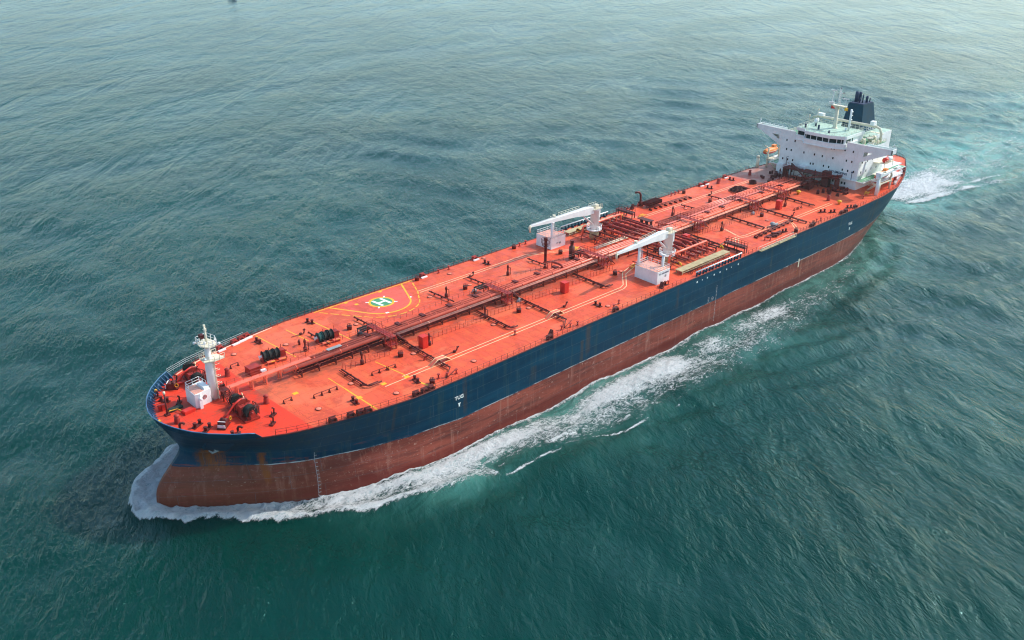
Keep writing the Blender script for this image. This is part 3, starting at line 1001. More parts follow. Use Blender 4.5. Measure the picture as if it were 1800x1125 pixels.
rep('fire_locker', locker_mb(), 'brightred', [(221.8, 8.4), (178.0, 8.4), (128.6, 7.9), (82.2, 8.4)],
    [('locker_door', MB().box(-.62, .62, .755, .79, .15, 2.5), 'brightred')])


def pv_stand_mb():
    m = MB().lathe([(.42, 0), (.42, .9), (.2, 1.05), (.2, 2.0), (.3, 2.05), (.3, 2.35), (.14, 2.8), (.05, 2.95)], 0, 0, 0, 10)
    m.tube([(-.75, .1, 0), (-.75, .1, 1.9), (-.2, 0, 2.0)], .09, 6)
    return m


rep('pressure_valve', pv_stand_mb(), 'darkred', [(180.5, -8.8), (220.3, 8.5), (201.0, -8.6), (112.2, 8.3), (111.5, -9.7), (78.7, 8.4), (202.2, 6.4), (241.2, -7.0), (146.5, 8.6), (51, -10.5), (236, 6.0)])


def scupper_mb():
    m = MB()
    m.lathe([(.14, 0), (.14, .75), (.34, .95), (.34, 1.05)], 0, 0, 0, 8)
    m.box(-.35, .35, -.2, .2, 0, .14)
    return m


rep('vent_head', scupper_mb(), 'red', [(228.1, 20.9), (224.1, 21.7), (226.4, 21.6), (193.4, 22), (191, 22.4), (189.0, 22.8), (192, -22.4), (188.4, -22.5), (163.0, -22.5), (160.6, -22.6), (176, 22.4), (154.8, 22.0), (106, -22.5), (103.5, -22.5), (91, -22.8), (93, -22.7), (95.2, -22.6),
    (119.8, -22.5), (117.5, -22.5), (112, -22.5), (107.8, 21.6), (109, 20.6), (82, 22.6), (84, 22.4), (52, 20.5), (225.2, 13), (203, 17), (173, 21.4)])


def roller_mb():
    m = MB()
    m.box(-1.0, -.75, -.3, .3, 0, .12); m.box(.75, 1.0, -.3, .3, 0, .12)
    m.tube([(-.9, -.25, 0), (-.9, 0, .75), (.9, 0, .75), (.9, .2, 0)], .085, 6)
    m.tube([(-.9, .3, 0), (-.9, 0, .75)], .07, 6); m.tube([(.9, -.3, 0), (.9, 0, .75)], .07, 6)
    return m


rep('rope_stand', roller_mb(), 'darkred', [(255.6, -10.8, .1), (255.4, 9.0, .1), (250.0, 11.1), (248.3, 11.2), (246.6, 11.2), (236.4, 11.2), (234.6, 11.3), (232.6, 11.5), (76.8, 12.5), (79.0, 12.4)])


def tri_mb():
    m = MB()
    m.extr([(-.6, -.5, 0), (.6, -.5, 0), (-.5, -.5, 1.5)], (0, .9, 0))
    m.tube([(.6, -.05, 0), (-.5, -.05, 1.6)], .09, 6)
    return m


rep('chain_bracket', tri_mb(), 'darkred', [(197.6, 22.6), (157.8, 22.3, .4), (115.0, -22.4)])


def stopper_mb():
    m = MB()
    m.box(-.7, .7, -.4, .4, 0, .3)
    m.tube([(-.3, 0, .2), (-.45, 0, 1.3), (.1, 0, 1.65)], .16, 6)
    m.tube([(.35, 0, .2), (.5, 0, 1.1)], .11, 6)
    return m


rep('towing_bracket', stopper_mb(), 'darkred', [(260.0, 11.4, .5), (261.7, 14.0, .6), (272.9, -9.2, .3), (267.3, -13.0), (270.8, -4.2, .8)])


def gooseneck_mb():
    return MB().tube([(0, 0, 0), (0, 0, .85), (.15, .1, 1.15), (.55, .25, 1.2), (.85, .35, .95)], .23, 10)


rep('goose_neck_vent', gooseneck_mb(), 'darkred', [(274.9, 4.5, 2.2), (267.7, 12.3, 2.0), (110.4, -23.0, 2.4), (240.4, -10.6, .5), (70, -21.6)])

# ------------------------------------------------------------------ windlasses and winches
def windlass(loc, rz):
    e = empty('windlass', tanker, loc, rz)        # axis along local y
    m = MB()
    m.box(-1.6, 1.4, -3.6, 3.6, 0, .35)
    for y in (-3.3, -1.75, -.4, .95, 2.2, 3.45):
        m.extr([(-1.0, y - .1, .3), (1.0, y - .1, .3), (.35, y - .1, 2.0), (-.35, y - .1, 2.0)], (0, .2, 0))
    m.lathe([(.2, -3.9), (.2, 3.9)], 0, 0, 1.55, 10, 'Y')
    m.box(-1.3, 1.0, -1.6, -.5, .3, 2.3)
    add('bed_frame', m, 'red', e)
    m = MB()
    m.lathe([(1.45, -.35), (1.45, -.2), (1.05, -.15), (1.05, .15), (1.45, .2), (1.45, .35)], 0, .25, 1.55, 20, 'Y')
    for k in range(6):
        a = math.pi * k / 3
        m.tube([(0, .65, 1.55), (1.3 * math.cos(a), .65, 1.55 + 1.3 * math.sin(a))], .1, 5)
    add('chain_wheel', m, 'red', e)
    for y0, y1 in ((-3.2, -1.9), (2.35, 3.35)):
        m = MB().lathe([(1.2, y0), (1.2, y0 + .1), (.95, y0 + .12), (.95, y1 - .12), (1.2, y1 - .1), (1.2, y1)], 0, 0, 1.55, 18, 'Y')
        add('rope_drum', m, 'black', e)
    m = MB()
    m.box(-3.6, -1.5, -.2, .6, 0, .4)
    m.tube([(-.2, .3, 2.9), (-1.6, .3, 2.3), (-3.2, .2, .8), (-3.9, .2, .35)], .19, 6)
    m.tube([(-2.5, .9, 0), (-2.2, .9, 1.2), (-1.2, .7, 1.7)], .12, 6)
    m.box(-1.2, -.2, 1.05, 2.0, .4, 1.7)
    m.tube([(.6, 3.3, .3), (1.9, 3.7, .3), (1.9, 4.3, .9)], .14, 6)
    add('chain_stopper', m, 'brightred', e)
    m = MB()
    rr = random.Random(11)
    for k in range(46):
        x, y = rr.uniform(-1.6, 1.8), rr.uniform(-3.4, 3.4); z0 = rr.uniform(.3, 1.4)
        m.tube([(x, y, z0), (x + rr.uniform(-.5, .5), y + rr.uniform(-.3, .3), z0 + rr.uniform(.5, 1.6)), (x + rr.uniform(-.9, .9), y + rr.uniform(-.9, .9), z0 + rr.uniform(.3, 1.6))], rr.uniform(.05, .12), 5)
        if k % 3 == 0:
            m.cb(x, y, .35, rr.uniform(.4, .9), rr.uniform(.4, .9), rr.uniform(.4, 1.5), rr.uniform(0, 3))
    add('winch_gear', m, 'darkred', e)
    m = MB(); m.tube([(.9, 1.3, 2.2), (1.3, 2.9, 2.6)], .1, 6); add('brake_lever', m, 'marking', e)
    return e


wl = windlass((263.9, 7.2, zd(7.2)), R(-27 + 180))
wl.rotation_euler = (0, 0, R(178)); wl.location = (263.6, 7.2, zd(7.2))
w2 = copy_tree(wl, tanker, (264.3, -10.9, zd(10.9)), R(170))


def rope_guide():
    m = MB()
    m.box(-1.3, 1.3, -.8, .8, 0, .25)
    for y in (-.65, .65):
        m.box(-.9, .9, y - .1, y + .1, .25, 1.3)
    m.lathe([(.45, -.55), (.45, .55)], -.4, 0, 1.0, 12, 'Y'); m.lathe([(.45, -.55), (.45, .55)], .5, 0, .9, 12, 'Y')
    return m


rep('roller_pedestal', rope_guide(), 'darkred', [(268.6, 8.8, .7), (268.9, -11.0, -.7)],
    [('grip_stripe', MB().box(1.0, 1.12, -.7, .7, .26, .8).box(.7, .82, -.7, .7, 1.32, 1.42), 'whiteline'), ('hand_wheel', MB().ring(-1.2, .9, 1.1, .35, .06, 12, 5, 'Y'), 'yellow')])


def winch(loc, rz, teal):
    e = empty('mooring_winch', tanker, loc, rz)    # axis along local x
    m = MB()
    m.box(-2.6, 2.6, -1.0, .9, 0, .3)
    for x in (-2.4, -1.2, .0, 1.25, 2.45):
        m.extr([(x - .09, -.8, .2), (x - .09, .8, .2), (x - .09, .3, 1.75), (x - .09, -.3, 1.75)], (.18, 0, 0))
    m.lathe([(.16, -2.9), (.16, 2.9)], 0, 0, 1.3, 8, 'X')
    m.box(-2.35, -1.3, -.7, .7, .3, 1.9)
    m.tube([(-1.9, -.6, 1.3), (-2.1, -.9, 2.6)], .08, 5); m.tube([(.6, -.6, 1.3), (.6, -.9, 2.5)], .08, 5)
    add('winch_frame', m, 'red', e)
    for x0, x1 in ((-1.1, -.1), (.1, 1.15), (1.35, 2.35)):
        m = MB().lathe([(1.12, x0), (1.12, x0 + .08), (.92, x0 + .1), (.92, x1 - .1), (1.12, x1 - .08), (1.12, x1)], 0, 0, 1.3, 18, 'X')
        add('rope_drum', m, 'tealrope' if teal and x0 > 1 else 'black', e)
    m = MB()
    m.lathe([(.42, 2.5), (.28, 2.6), (.28, 2.95), (.45, 3.05)], 0, 0, 1.3, 12, 'X')
    add('warping_head', m, 'white', e)
    m = MB()
    for x in (-1.2, 1.3):
        m.box(x - .8, x + .8, 1.35, 2.2, .55, .63); m.box(x - .75, x - .65, 1.4, 2.1, 0, .55); m.box(x + .65, x + .75, 1.4, 2.1, 0, .55)
    add('step_plate', m, 'pipe', e)
    m = MB()
    for x in (-1.2, 1.3):
        m.box(x - .8, x + .1, 2.0, 2.22, .635, .68)
    add('step_edge', m, 'yellow', e)
    return e


w = winch((248.0, -8.3, zd(8.3)), R(155), False)
w.rotation_euler = (0, 0, R(156))
# built facing aft: mirror by rotating so that the steps are on the inboard side
w.rotation_euler = (0, 0, R(-8))
ww = winch((234.8, -8.2, zd(8.2)), R(-6), True)

# tank box in front of the first winch
m = MB()
m.box(252.9, 255.4, -6.9, -4.6, zd(6), pz(6, 1.5))
m.box(252.8, 255.5, -4.62, -4.5, pz(5, 1.5), pz(5, 1.62))
add('chain_locker_box', m, 'red', tanker)
m = MB().lathe([(.6, 0), (.55, .4), (.15, .9)], 0, 0, 0, 8).tube([(-.9, 0, .2), (0, 0, .7), (1.0, .2, .15)], .14, 6)
rep('valve_cluster', m, 'grey', [(227.7, -6.0), (193.8, -6.6), (92.5, 6.0), (190, 5)])

# ------------------------------------------------------------------ foremast and bow house
fm = empty('foremast', tanker, (265.0, -1.6, zd(1.6)))
m = MB().lathe([(.85, 0), (.85, 6.8), (.78, 7.6), (.58, 8.2), (.52, 11.3), (.5, 11.4)], 0, 0, 0, 18)
add('mast_column', m, 'white', fm)
m = MB()
m.prism([(-1.2, -2.1), (1.3, -1.6), (1.5, .6), (.4, 1.9), (-1.2, 1.7), (-1.7, 0)], 11.4, 11.55)
m.tube([(-1.0, -2.0, 11.4), (.0, 0, 10.4)], .09, 5); m.tube([(.9, 1.3, 11.4), (0, 0, 10.4)], .09, 5); m.tube([(1.2, -1.4, 11.4), (0, 0, 10.4)], .09, 5)
add('top_platform', m, 'cream', fm)
m = MB(); m.rail([(-1.2, -2.1, 11.5), (1.3, -1.6, 11.5), (1.5, .6, 11.5), (.4, 1.9, 11.5), (-1.2, 1.7, 11.5), (-1.7, 0, 11.5), (-1.2, -2.1, 11.5)], 1.25, 1.0, .06, 2)
add('platform_railing', m, 'white', fm)
m = MB(); m.prism([(-2.2, -1.2), (1.2, -1.3), (1.4, .9), (-.4, 1.6), (-2.6, 1.3)], 8.2, 8.34); m.rail([(-2.2, -1.2, 8.3), (1.2, -1.3, 8.3), (1.4, .9, 8.3), (-.4, 1.6, 8.3), (-2.6, 1.3, 8.3)], 1.1, .9, .055, 2)
add('lower_platform', m, 'cream', fm)
m = MB().tube([(0, 0, 11.4), (0, 0, 15.0)], .2, 8); m.tube([(-.1, -.9, 14.1), (0, .6, 14.3)], .07, 5); m.tube([(.0, .55, 14.3), (0, .6, 14.9)], .09, 5)
m.cb(0, 0, 15.0, .35, .35, .4)
add('topmast', m, 'cream', fm)
m = MB().box(.15, .85, -1.2, -.2, 12.6, 13.3); add('fog_horn', m, 'darkred', fm)
for q in ((1.5, -1.9, 11.2), (-1.5, 2.0, 11.6), (.2, -1.0, 11.9), (.7, .9, 12.0), (1.2, 1.1, 8.8)):
    add('mast_lamp', MB().lathe([(.12, 0), (.26, .1), (.26, .42), (.1, .5)], 0, 0, 0, 10), 'white', fm, q)
m = MB()
for y in (.75, 1.15):
    m.tube([(-.55, y, .1), (-.5, y, 8.2)], .06, 5)
for k in range(20):
    m.tube([(-.54, .75, .4 + k * .4), (-.54, 1.15, .4 + k * .4)], .04, 4)
for z in (2, 3.4, 4.8, 6.2, 7.4):
    m.tube([(-.55, .7, z), (-1.3, .6, z), (-1.5, .95, z), (-1.3, 1.3, z), (-.55, 1.2, z)], .05, 4)
add('mast_ladder', m, 'cream', fm)

bh = empty('bow_house', tanker)
m = MB()
zb = zd(1) - .1
m.prism([(265.9, -4.6), (269.3, -4.0), (269.4, -.05), (268.4, .25), (268.0, -.25), (265.9, -.6)], zb, zb + 2.95)
m.prism([(266.1, -3.6), (267.2, -3.4), (267.1, -.75), (266.0, -.9)], zb + 2.96, zb + 3.4)
add('house_wall', m, 'white', bh)
m = MB(); m.prism([(265.95, -4.5), (269.2, -3.95), (269.3, -.2), (265.95, -.7)], zb + 3.401, zb + 3.45)
m = MB(); m.prism([(267.3, -3.9), (269.2, -3.9), (269.3, -.2), (267.3, -.5)], zb + 2.955, zb + 3.0); add('house_roof', m, 'palepipe', bh)
m = MB(); m.rail([(269.2, -3.9, zb + 2.95), (266.2, -4.45, zb + 2.95), (266, -2.0, zb + 2.95)], 1.15, 1.4, .06, 2); m.rail([(269.2, -3.9, zb + 2.95), (269.3, -2.4, zb + 2.95)], 1.15, 1.4, .06, 2)
add('roof_railing', m, 'white', bh)
m = MB()
ce = Vector((267.35, -.36, zb + 1.75)); rt = Vector((-2.1, -.35, 0)).normalized(); nn = Vector((-rt.y, rt.x, 0))
if nn.y < 0:
    nn = -nn
m.tube([ce + nn * .05 + rt * (.36 * math.cos(a)) + Vector((0, 0, .36 * math.sin(a))) for a in [2 * math.pi * k / 18 for k in range(18)]], .07, 5, True)
m.tube([ce + nn * .05 - rt * .18 - Vector((0, 0, .15)), ce + nn * .05 + Vector((0, 0, .18))], .05, 4); m.tube([ce + nn * .05 + rt * .18 - Vector((0, 0, .15)), ce + nn * .05 + Vector((0, 0, .18))], .05, 4)
add('round_emblem', m, 'red', bh)
m = MB(); m.box(268.3, 268.9, .2, .75, zb + .1, zb + 1.9); m.lathe([(.3, 1.9), (.3, 2.2), (.1, 2.4)], 268.6, .5, zb, 10)
add('vent_cowl', m, 'white', bh)

# fore-peak fittings
m = MB(); m.tube([(274.4, -1.5, zd(1.5)), (274.4, -1.5, zd(1.5) + 4.4)], .16, 8); m.tube([(274.4, -1.5, zd(1.5) + 4.0), (269.0, -4.6, zd(1) + .3)], .035, 4); m.tube([(274.4, -1.5, zd(1.5) + 3.0), (275.5, -6, zd(6) + .3)], .035, 4)
m.cb(274.4, -1.5, zd(1.5), .9, .9, .25)
js = add('jack_staff', m, 'darkred', tanker)
m = MB().lathe([(.22, 0), (.24, .5), (.12, .55)], 274.4, -1.5, zd(1.5) + 4.4, 10); add('staff_lamp', m, 'cream', js)
m = MB(); m.box(269.9, 272.2, -.55, .85, zd(0) - .05, pz(0, .55), .12); m.box(270.0, 272.1, -.45, .75, pz(0, .56), pz(0, .62), .12)
add('fore_hatch', m, 'brightred', tanker)
m = MB(); m.box(271.0, 273.6, -3.1, -2.0, zd(2) - .05, pz(2, .45), .1); add('rope_hatch', m, 'rope', tanker)
m = MB(); m.tube([(273.9, -1.85, pz(2, .5)), (272.4, -1.65, pz(2, .5)), (272.3, -1.0, pz(2, .6)), (271.9, .2, pz(1, .4))], .09, 5); add('hand_rail', m, 'yellow', tanker)
m = MB(); m.lathe([(.3, 0), (.3, .8), (.45, 1.0), (.2, 1.2)], 274.6, -4.1, zd(4), 10); m.cb(274.0, -3.7, zd(4), .8, .5, 1.3); add('fire_hydrant', m, 'brightred', tanker)

# ------------------------------------------------------------------ hull details
def hull_pt(x, z, off=0.03):
    return (x, half_breadth(x, z) + off, z)


for x, z, sz in ((225.4, 12.8, 1.15), (65.1, 12.4, 1.15)):
    lettering('tug_lettering', 'TUG', sz, 'whiteline', hull_o, (x, max(half_breadth(x - 1.5, z), half_breadth(x + 1.5, z)) + .05, z), (-1, 0, 0), (0, 0, 1), 0.015, 0.022)
    m = MB()
    yy = max(half_breadth(x - .5, z), half_breadth(x + .5, z - 2)) + .02
    m.extr([(x + .34, yy, z - 1.25), (x - .34, yy, z - 1.25), (x - .34, yy, z - 1.45), (x - .2, yy, z - 1.5), (x - .14, yy, z - 2.1), (x + .14, yy, z - 2.1), (x + .2, yy, z - 1.5), (x + .34, yy, z - 1.45)], (0, .02, 0))
    add('tug_mark', m, 'whiteline', hull_o)
m = MB()
for k in range(24):
    z = 0.2 + k * .38
    x = 255.6 - .02 * k
    m.tube([hull_pt(x, z), hull_pt(x, z + .38)], .05, 4)
    if k % 2 == 0:
        m.tube([hull_pt(x, z), hull_pt(x - .45, z)], .06, 4)
add('bow_draft_mark', m, 'fadewhite', hull_o)
m = MB()
for k in range(26):
    z = 1.6 + k * .4
    m.box(135.7, 136.0, 24.005, 24.02, z, z + .18)
add('midship_draft_mark', m, 'fadewhite', hull_o)
m = MB()
m.ring(137.5, 24.02, 8.6, .45, .05, 16, 4, 'Y'); m.box(136.8, 138.2, 24.005, 24.03, 8.55, 8.65)
m.box(139.0, 139.1, 24.005, 24.03, 8.0, 9.4)
for z in (8.1, 8.5, 8.9, 9.3):
    m.box(139.1, 139.6, 24.005, 24.03, z, z + .07)
add('load_line_mark', m, 'fadewhite', hull_o)
m = MB()
m.box(93.9, 94.45, 23.99, 24.05, 5.8, 8.4)
add('ladder_panel', m, 'cream', hull_o)
m = MB()
for x, r in ((145.2, .32), (143, .18), (140.8, .26), (137.8, .28), (135.2, .28), (132.2, .28), (130, .17), (126.8, .3)):
    m.lathe([(r * .85, -.02), (r * .85, .03)], x, 24, 15.4, 12, 'Y')
add('manifold_mark', m, 'whiteline', hull_o)
# anchor pocket, port bow
m = MB()
ax, az = 270.4, 13.7
P0 = [(272.3, 15.3), (268.7, 14.9), (269.0, 12.2), (271.9, 12.4)]
inner = [Vector((x, half_breadth(x, z) - .3, z)) for x, z in P0]
outr = [Vector((x - .1, half_breadth(x, z) + (.15 if z > 14 else 1.05), z - .1)) for x, z in P0]
for i in range(4):
    j = (i + 1) % 4
    m.poly([inner[i], inner[j], outr[j], outr[i]])
m.poly(outr)
pk = add('anchor_bolster', m, 'navy', hull_o)
m = MB()
q = (outr[2] + outr[3]) / 2 + Vector((0.1, .15, .15))
m.tube([q + Vector((0, -.3, 1.2)), q + Vector((0, 0, -.2))], .2, 6)
m.tube([q + Vector((1.1, -.2, .35)), q + Vector((.6, .0, -.25)), q + Vector((-.6, 0, -.25)), q + Vector((-1.1, -.2, .3))], [.09, .24, .24, .09], 6)
add('anchor', m, 'grey', hull_o)

# ------------------------------------------------------------------ cranes with their stores houses
def crane(loc, tipv, name='hose_crane'):
    e = empty(name, tanker, loc)
    m = MB().lathe([(1.3, 0), (1.3, 2.9)], 0, 0, 0, 20)
    add('pedestal', m, 'beige', e)
    m = MB().lathe([(1.18, 2.9), (1.18, 8.4), (1.3, 8.45), (1.3, 8.8)], 0, 0, 0, 20)
    m.box(-1.2, .6, -1.0, 1.0, 6.3, 8.9)
    m.box(-1.5, -1.1, -.5, .5, 5.0, 7.6)
    add('slewing_column', m, 'white', e)
    m = MB().lathe([(2.1, 2.75), (2.1, 2.9)], 0, 0, 0, 20)
    for k in range(3):
        m.ring(0, 0, 3.3 + k * .42, 2.1, .06, 24, 4)
    for k in range(18):
        a = 2 * math.pi * k / 18
        m.tube([(2.1 * math.cos(a), 2.1 * math.sin(a), 2.85), (2.1 * math.cos(a), 2.1 * math.sin(a), 4.15)], .05, 4)
    add('ring_platform', m, 'white', e)
    # jib: tapered box girder
    T = Vector(tipv); rootA = Vector((1.2, 0, 9.0)); d = (T - rootA); hz = Vector((d.x, d.y, 0)).normalized(); sd = Vector((-hz.y, hz.x, 0))
    m = MB()
    sec = [(0.0, .75, .45, 1.7), (.12, .8, .75, 2.05), (.30, .7, .62, 1.45), (1.0, .28, .16, .5)]
    k0 = len(m.v)
    for f, wd, up, ht in sec:
        c = rootA + d * f
        for sy, sz_ in ((-1, -1), (1, -1), (1, 1), (-1, 1)):
            m.v.append(tuple(c + sd * (sy * wd) + Vector((0, 0, up if sz_ > 0 else up - ht))))
    for i in range(3):
        for j in range(4):
            a, b = k0 + i * 4 + j, k0 + i * 4 + (j + 1) % 4
            m.face((a, b, b + 4, a + 4))
    m.face((k0 + 3, k0 + 2, k0 + 1, k0)); m.face((k0 + 12, k0 + 13, k0 + 14, k0 + 15))
    add('jib', m, 'white', e)
    m = MB()
    m.tube([T + Vector((0, 0, -.1)), T + hz * .45 + Vector((0, 0, -.5)), T + hz * .3 + Vector((0, 0, -1.7))], [.3, .34, .2], 6)
    m.ring(T.x + hz.x * .3, T.y + hz.y * .3, T.z - .3, .42, .12, 12, 5, 'Y')
    add('hook_block', m, 'cream', e)
    m = MB()
    c = rootA + d * .17
    m.tube([Vector((1.0, 0, 4.6)), c + Vector((0, 0, -1.2))], [.24, .16], 8)
    m.tube([Vector((1.0, .5, 4.6)), c + sd * .5 + Vector((0, 0, -1.2))], [.14, .12], 8)
    add('luffing_cylinder', m, 'white', e)
    m = MB()
    m.box(-1.6, 1.6, -1.35, 1.35, 8.9, 9.0)
    m.rail([(1.2, -1.3, 9), (-1.6, -1.3, 9), (-1.6, 1.3, 9), (1.2, 1.3, 9)], 1.1, .9, .05, 2)
    m.lathe([(.5, -.6), (.5, .6)], .1, 0, 9.55, 12, 'Y'); m.box(-1.0, -.3, -.5, .5, 9.0, 9.9)
    add('winch_platform', m, 'cream', e)
    m = MB()
    a_, b_ = rootA + d * .2 + sd * -.6 + Vector((0, 0, .62)), rootA + d * .55 + sd * -.45 + Vector((0, 0, .42))
    m.rail([a_, b_], .95, 1.4, .045, 2)
    c = rootA + d * .62 + Vector((0, 0, .4))
    m.lathe([(.5, 0), (.5, .12), (.3, .2), (.3, .5), (.5, .6)], c.x, c.y - .4, c.z, 10); m.tube([c, c + hz * 1.1 + Vector((0, -.8, .3))], .07, 5)
    add('jib_walkway', m, 'cream', e)
    m = MB().tube([Vector((.2, .2, 10.1)), T + Vector((0, .1, .35))], .04, 4).tube([Vector((.2, -.2, 10.1)), T + Vector((0, -.1, .35))], .04, 4)
    add('hoist_wire', m, 'grey', e)
    m = MB()
    for y in (-.25, .25):
        m.tube([(-1.32, y, 2.9), (-1.32, y, 8.8)], .05, 4)
    for k in range(14):
        m.tube([(-1.32, -.25, 3.1 + k * .4), (-1.32, .25, 3.1 + k * .4)], .035, 4)
    for z in (5, 6, 7, 8):
        m.tube([(-1.3, -.4, z), (-1.95, -.35, z), (-2.1, 0, z), (-1.95, .35, z), (-1.3, .4, z)], .045, 4)
    add('crane_ladder', m, 'white', e)
    return e


c1 = crane((143.9, -12.4, zd(12.4)), (25.6, .6, 9.9))
c2 = crane((144.4, 13.4, zd(13.4)), (22.6, 1.9, 9.35))


def house(x0, x1, y0, y1, posts, text_side):
    e = empty('stores_house', tanker)
    zb_ = zd(max(abs(y0), abs(y1))) - .05; zt = zb_ + 3.35
    m = MB().box(x0, x1, y0, y1, zb_, zt)
    m.box(x0 - .04, x1 + .04, y0 - .04, y1 + .04, zt - .14, zt - .02)
    add('house_wall', m, 'white', e)
    add('house_roof', MB().box(x0 + .06, x1 - .06, y0 + .06, y1 - .06, zt + .001, zt + .05), 'palepipe', e)
    m = MB().rail([(x0 + .1, y0 + .1, zt), (x1 - .1, y0 + .1, zt), (x1 - .1, y1 - .1, zt), (x0 + .1, y1 - .1, zt), (x0 + .1, y0 + .1, zt)], 1.1, 1.2, .055, 2)
    add('roof_railing', m, 'white', e)
    for (px_, py_, h) in posts:
        m = MB()
        m.tube([(px_, py_, zb_), (px_, py_, zt + h)], .34, 12)
        m.box(px_ - .3, px_ + .3, py_ - .7, py_ + .7, zt + h, zt + h + .22)
        add('jib_rest', m, 'white', e)
    m = MB()
    px_, py_, h = posts[0]
    for yy in (.55, 1.0):
        m.tube([(px_ - .1, py_ + yy, zt), (px_ - .1, py_ + yy, zt + h - .3)], .06, 4)
    for k in range(int(h / .42)):
        m.tube([(px_ - .1, py_ + .55, zt + .3 + k * .42), (px_ - .1, py_ + 1.0, zt + .3 + k * .42)], .045, 4)
    add('rest_ladder', m, 'white', e)
    if text_side:
        lettering('notice_lettering', 'NO SMOKING', .62, 'text', e, ((x0 + x1) / 2 - .1, y1 + .015, zt - .75), (-1, 0, 0), (0, 0, 1))
        m = MB().box(x0 + 1.3, x0 + 1.9, y1 + .003, y1 + .03, zt - 1.9, zt - 1.3)
        m.box(x0 + 1.45, x0 + 1.75, y1 + .031, y1 + .035, zt - 1.75, zt - 1.45); add('notice_sign', m, 'grey', e)
    else:
        m = MB(); m.box(x0 + 2.0, x0 + 2.35, y1 + .003, y1 + .2, zb_ + 1.3, zb_ + 1.75); m.box(x0 + 3.2, x0 + 3.45, y1 + .003, y1 + .12, zb_ + 1.5, zb_ + 1.8); m.tube([(x0 + 2.3, y1 + .1, zb_ + 1.5), (x0 + 3.3, y1 + .08, zb_ + 1.65)], .04, 4)
        add('wall_fitting', m, 'grey', e)
    return e


house(152.4, 157.3, 13.3, 20.4, [(156.6, 13.75, 4.9), (152.9, 18.5, 3.0)], True)
house(153.5, 159.0, -20.0, -14.3, [(158.5, -14.7, 4.3)], False)

# ------------------------------------------------------------------ cargo manifold
mf = empty('cargo_manifold', tanker)
for x, dz, r, mt in ((140.6, 2.1, .33, 'red'), (138.0, 2.4, .36, 'red'), (135.3, 2.4, .36, 'red'), (132.6, 2.3, .34, 'red'), (130.2, 2.1, .3, 'red')):
    m = MB()
    for sgn in (1, -1):
        m.tube([(x, 0, pz(0, dz)), (x, sgn * 11.5, pz(0, dz)), (x, sgn * 12.6, pz(0, dz - .5)), (x, sgn * 13.6, pz(0, dz - 1.0)), (x, sgn * 17.8, pz(0, dz - 1.0))], r, 10)
        for y in (3.5, 7, 10.5, 14.5, 16.0):
            m.lathe([(r * 1.45, -.09), (r * 1.45, .09)], x, sgn * y, pz(0, dz - (1.0 if y > 13 else 0)), 10, 'Y')
        m.lathe([(r * 1.6, -.1), (r * 1.6, .12)], x, sgn * 17.8, pz(0, dz - 1.0), 12, 'Y')
    add('cross_main', m, mt, mf)
for x in (128.4, 133.9, 136.6, 142.0, 145.0, 127.0):
    for sgn in (1, -1):
        m = MB()
        m.tube([(x, sgn * 5, pz(0, 1.2)), (x, sgn * 17.6, pz(0, 1.2))], .19, 8)
        m.lathe([(.34, -.08), (.34, .1)], x, sgn * 17.6, pz(0, 1.2), 10, 'Y')
        m.lathe([(.3, -.3), (.3, .3)], x, sgn * 15.2, pz(0, 1.2), 8, 'Y'); m.tube([(x, sgn * 15.2, pz(0, 1.2)), (x, sgn * 15.2, pz(0, 2.1))], .08, 5); m.ring(x, sgn * 15.2, pz(0, 2.1), .28, .05, 10, 4)
        add('branch_pipe', m, 'darkred', mf)
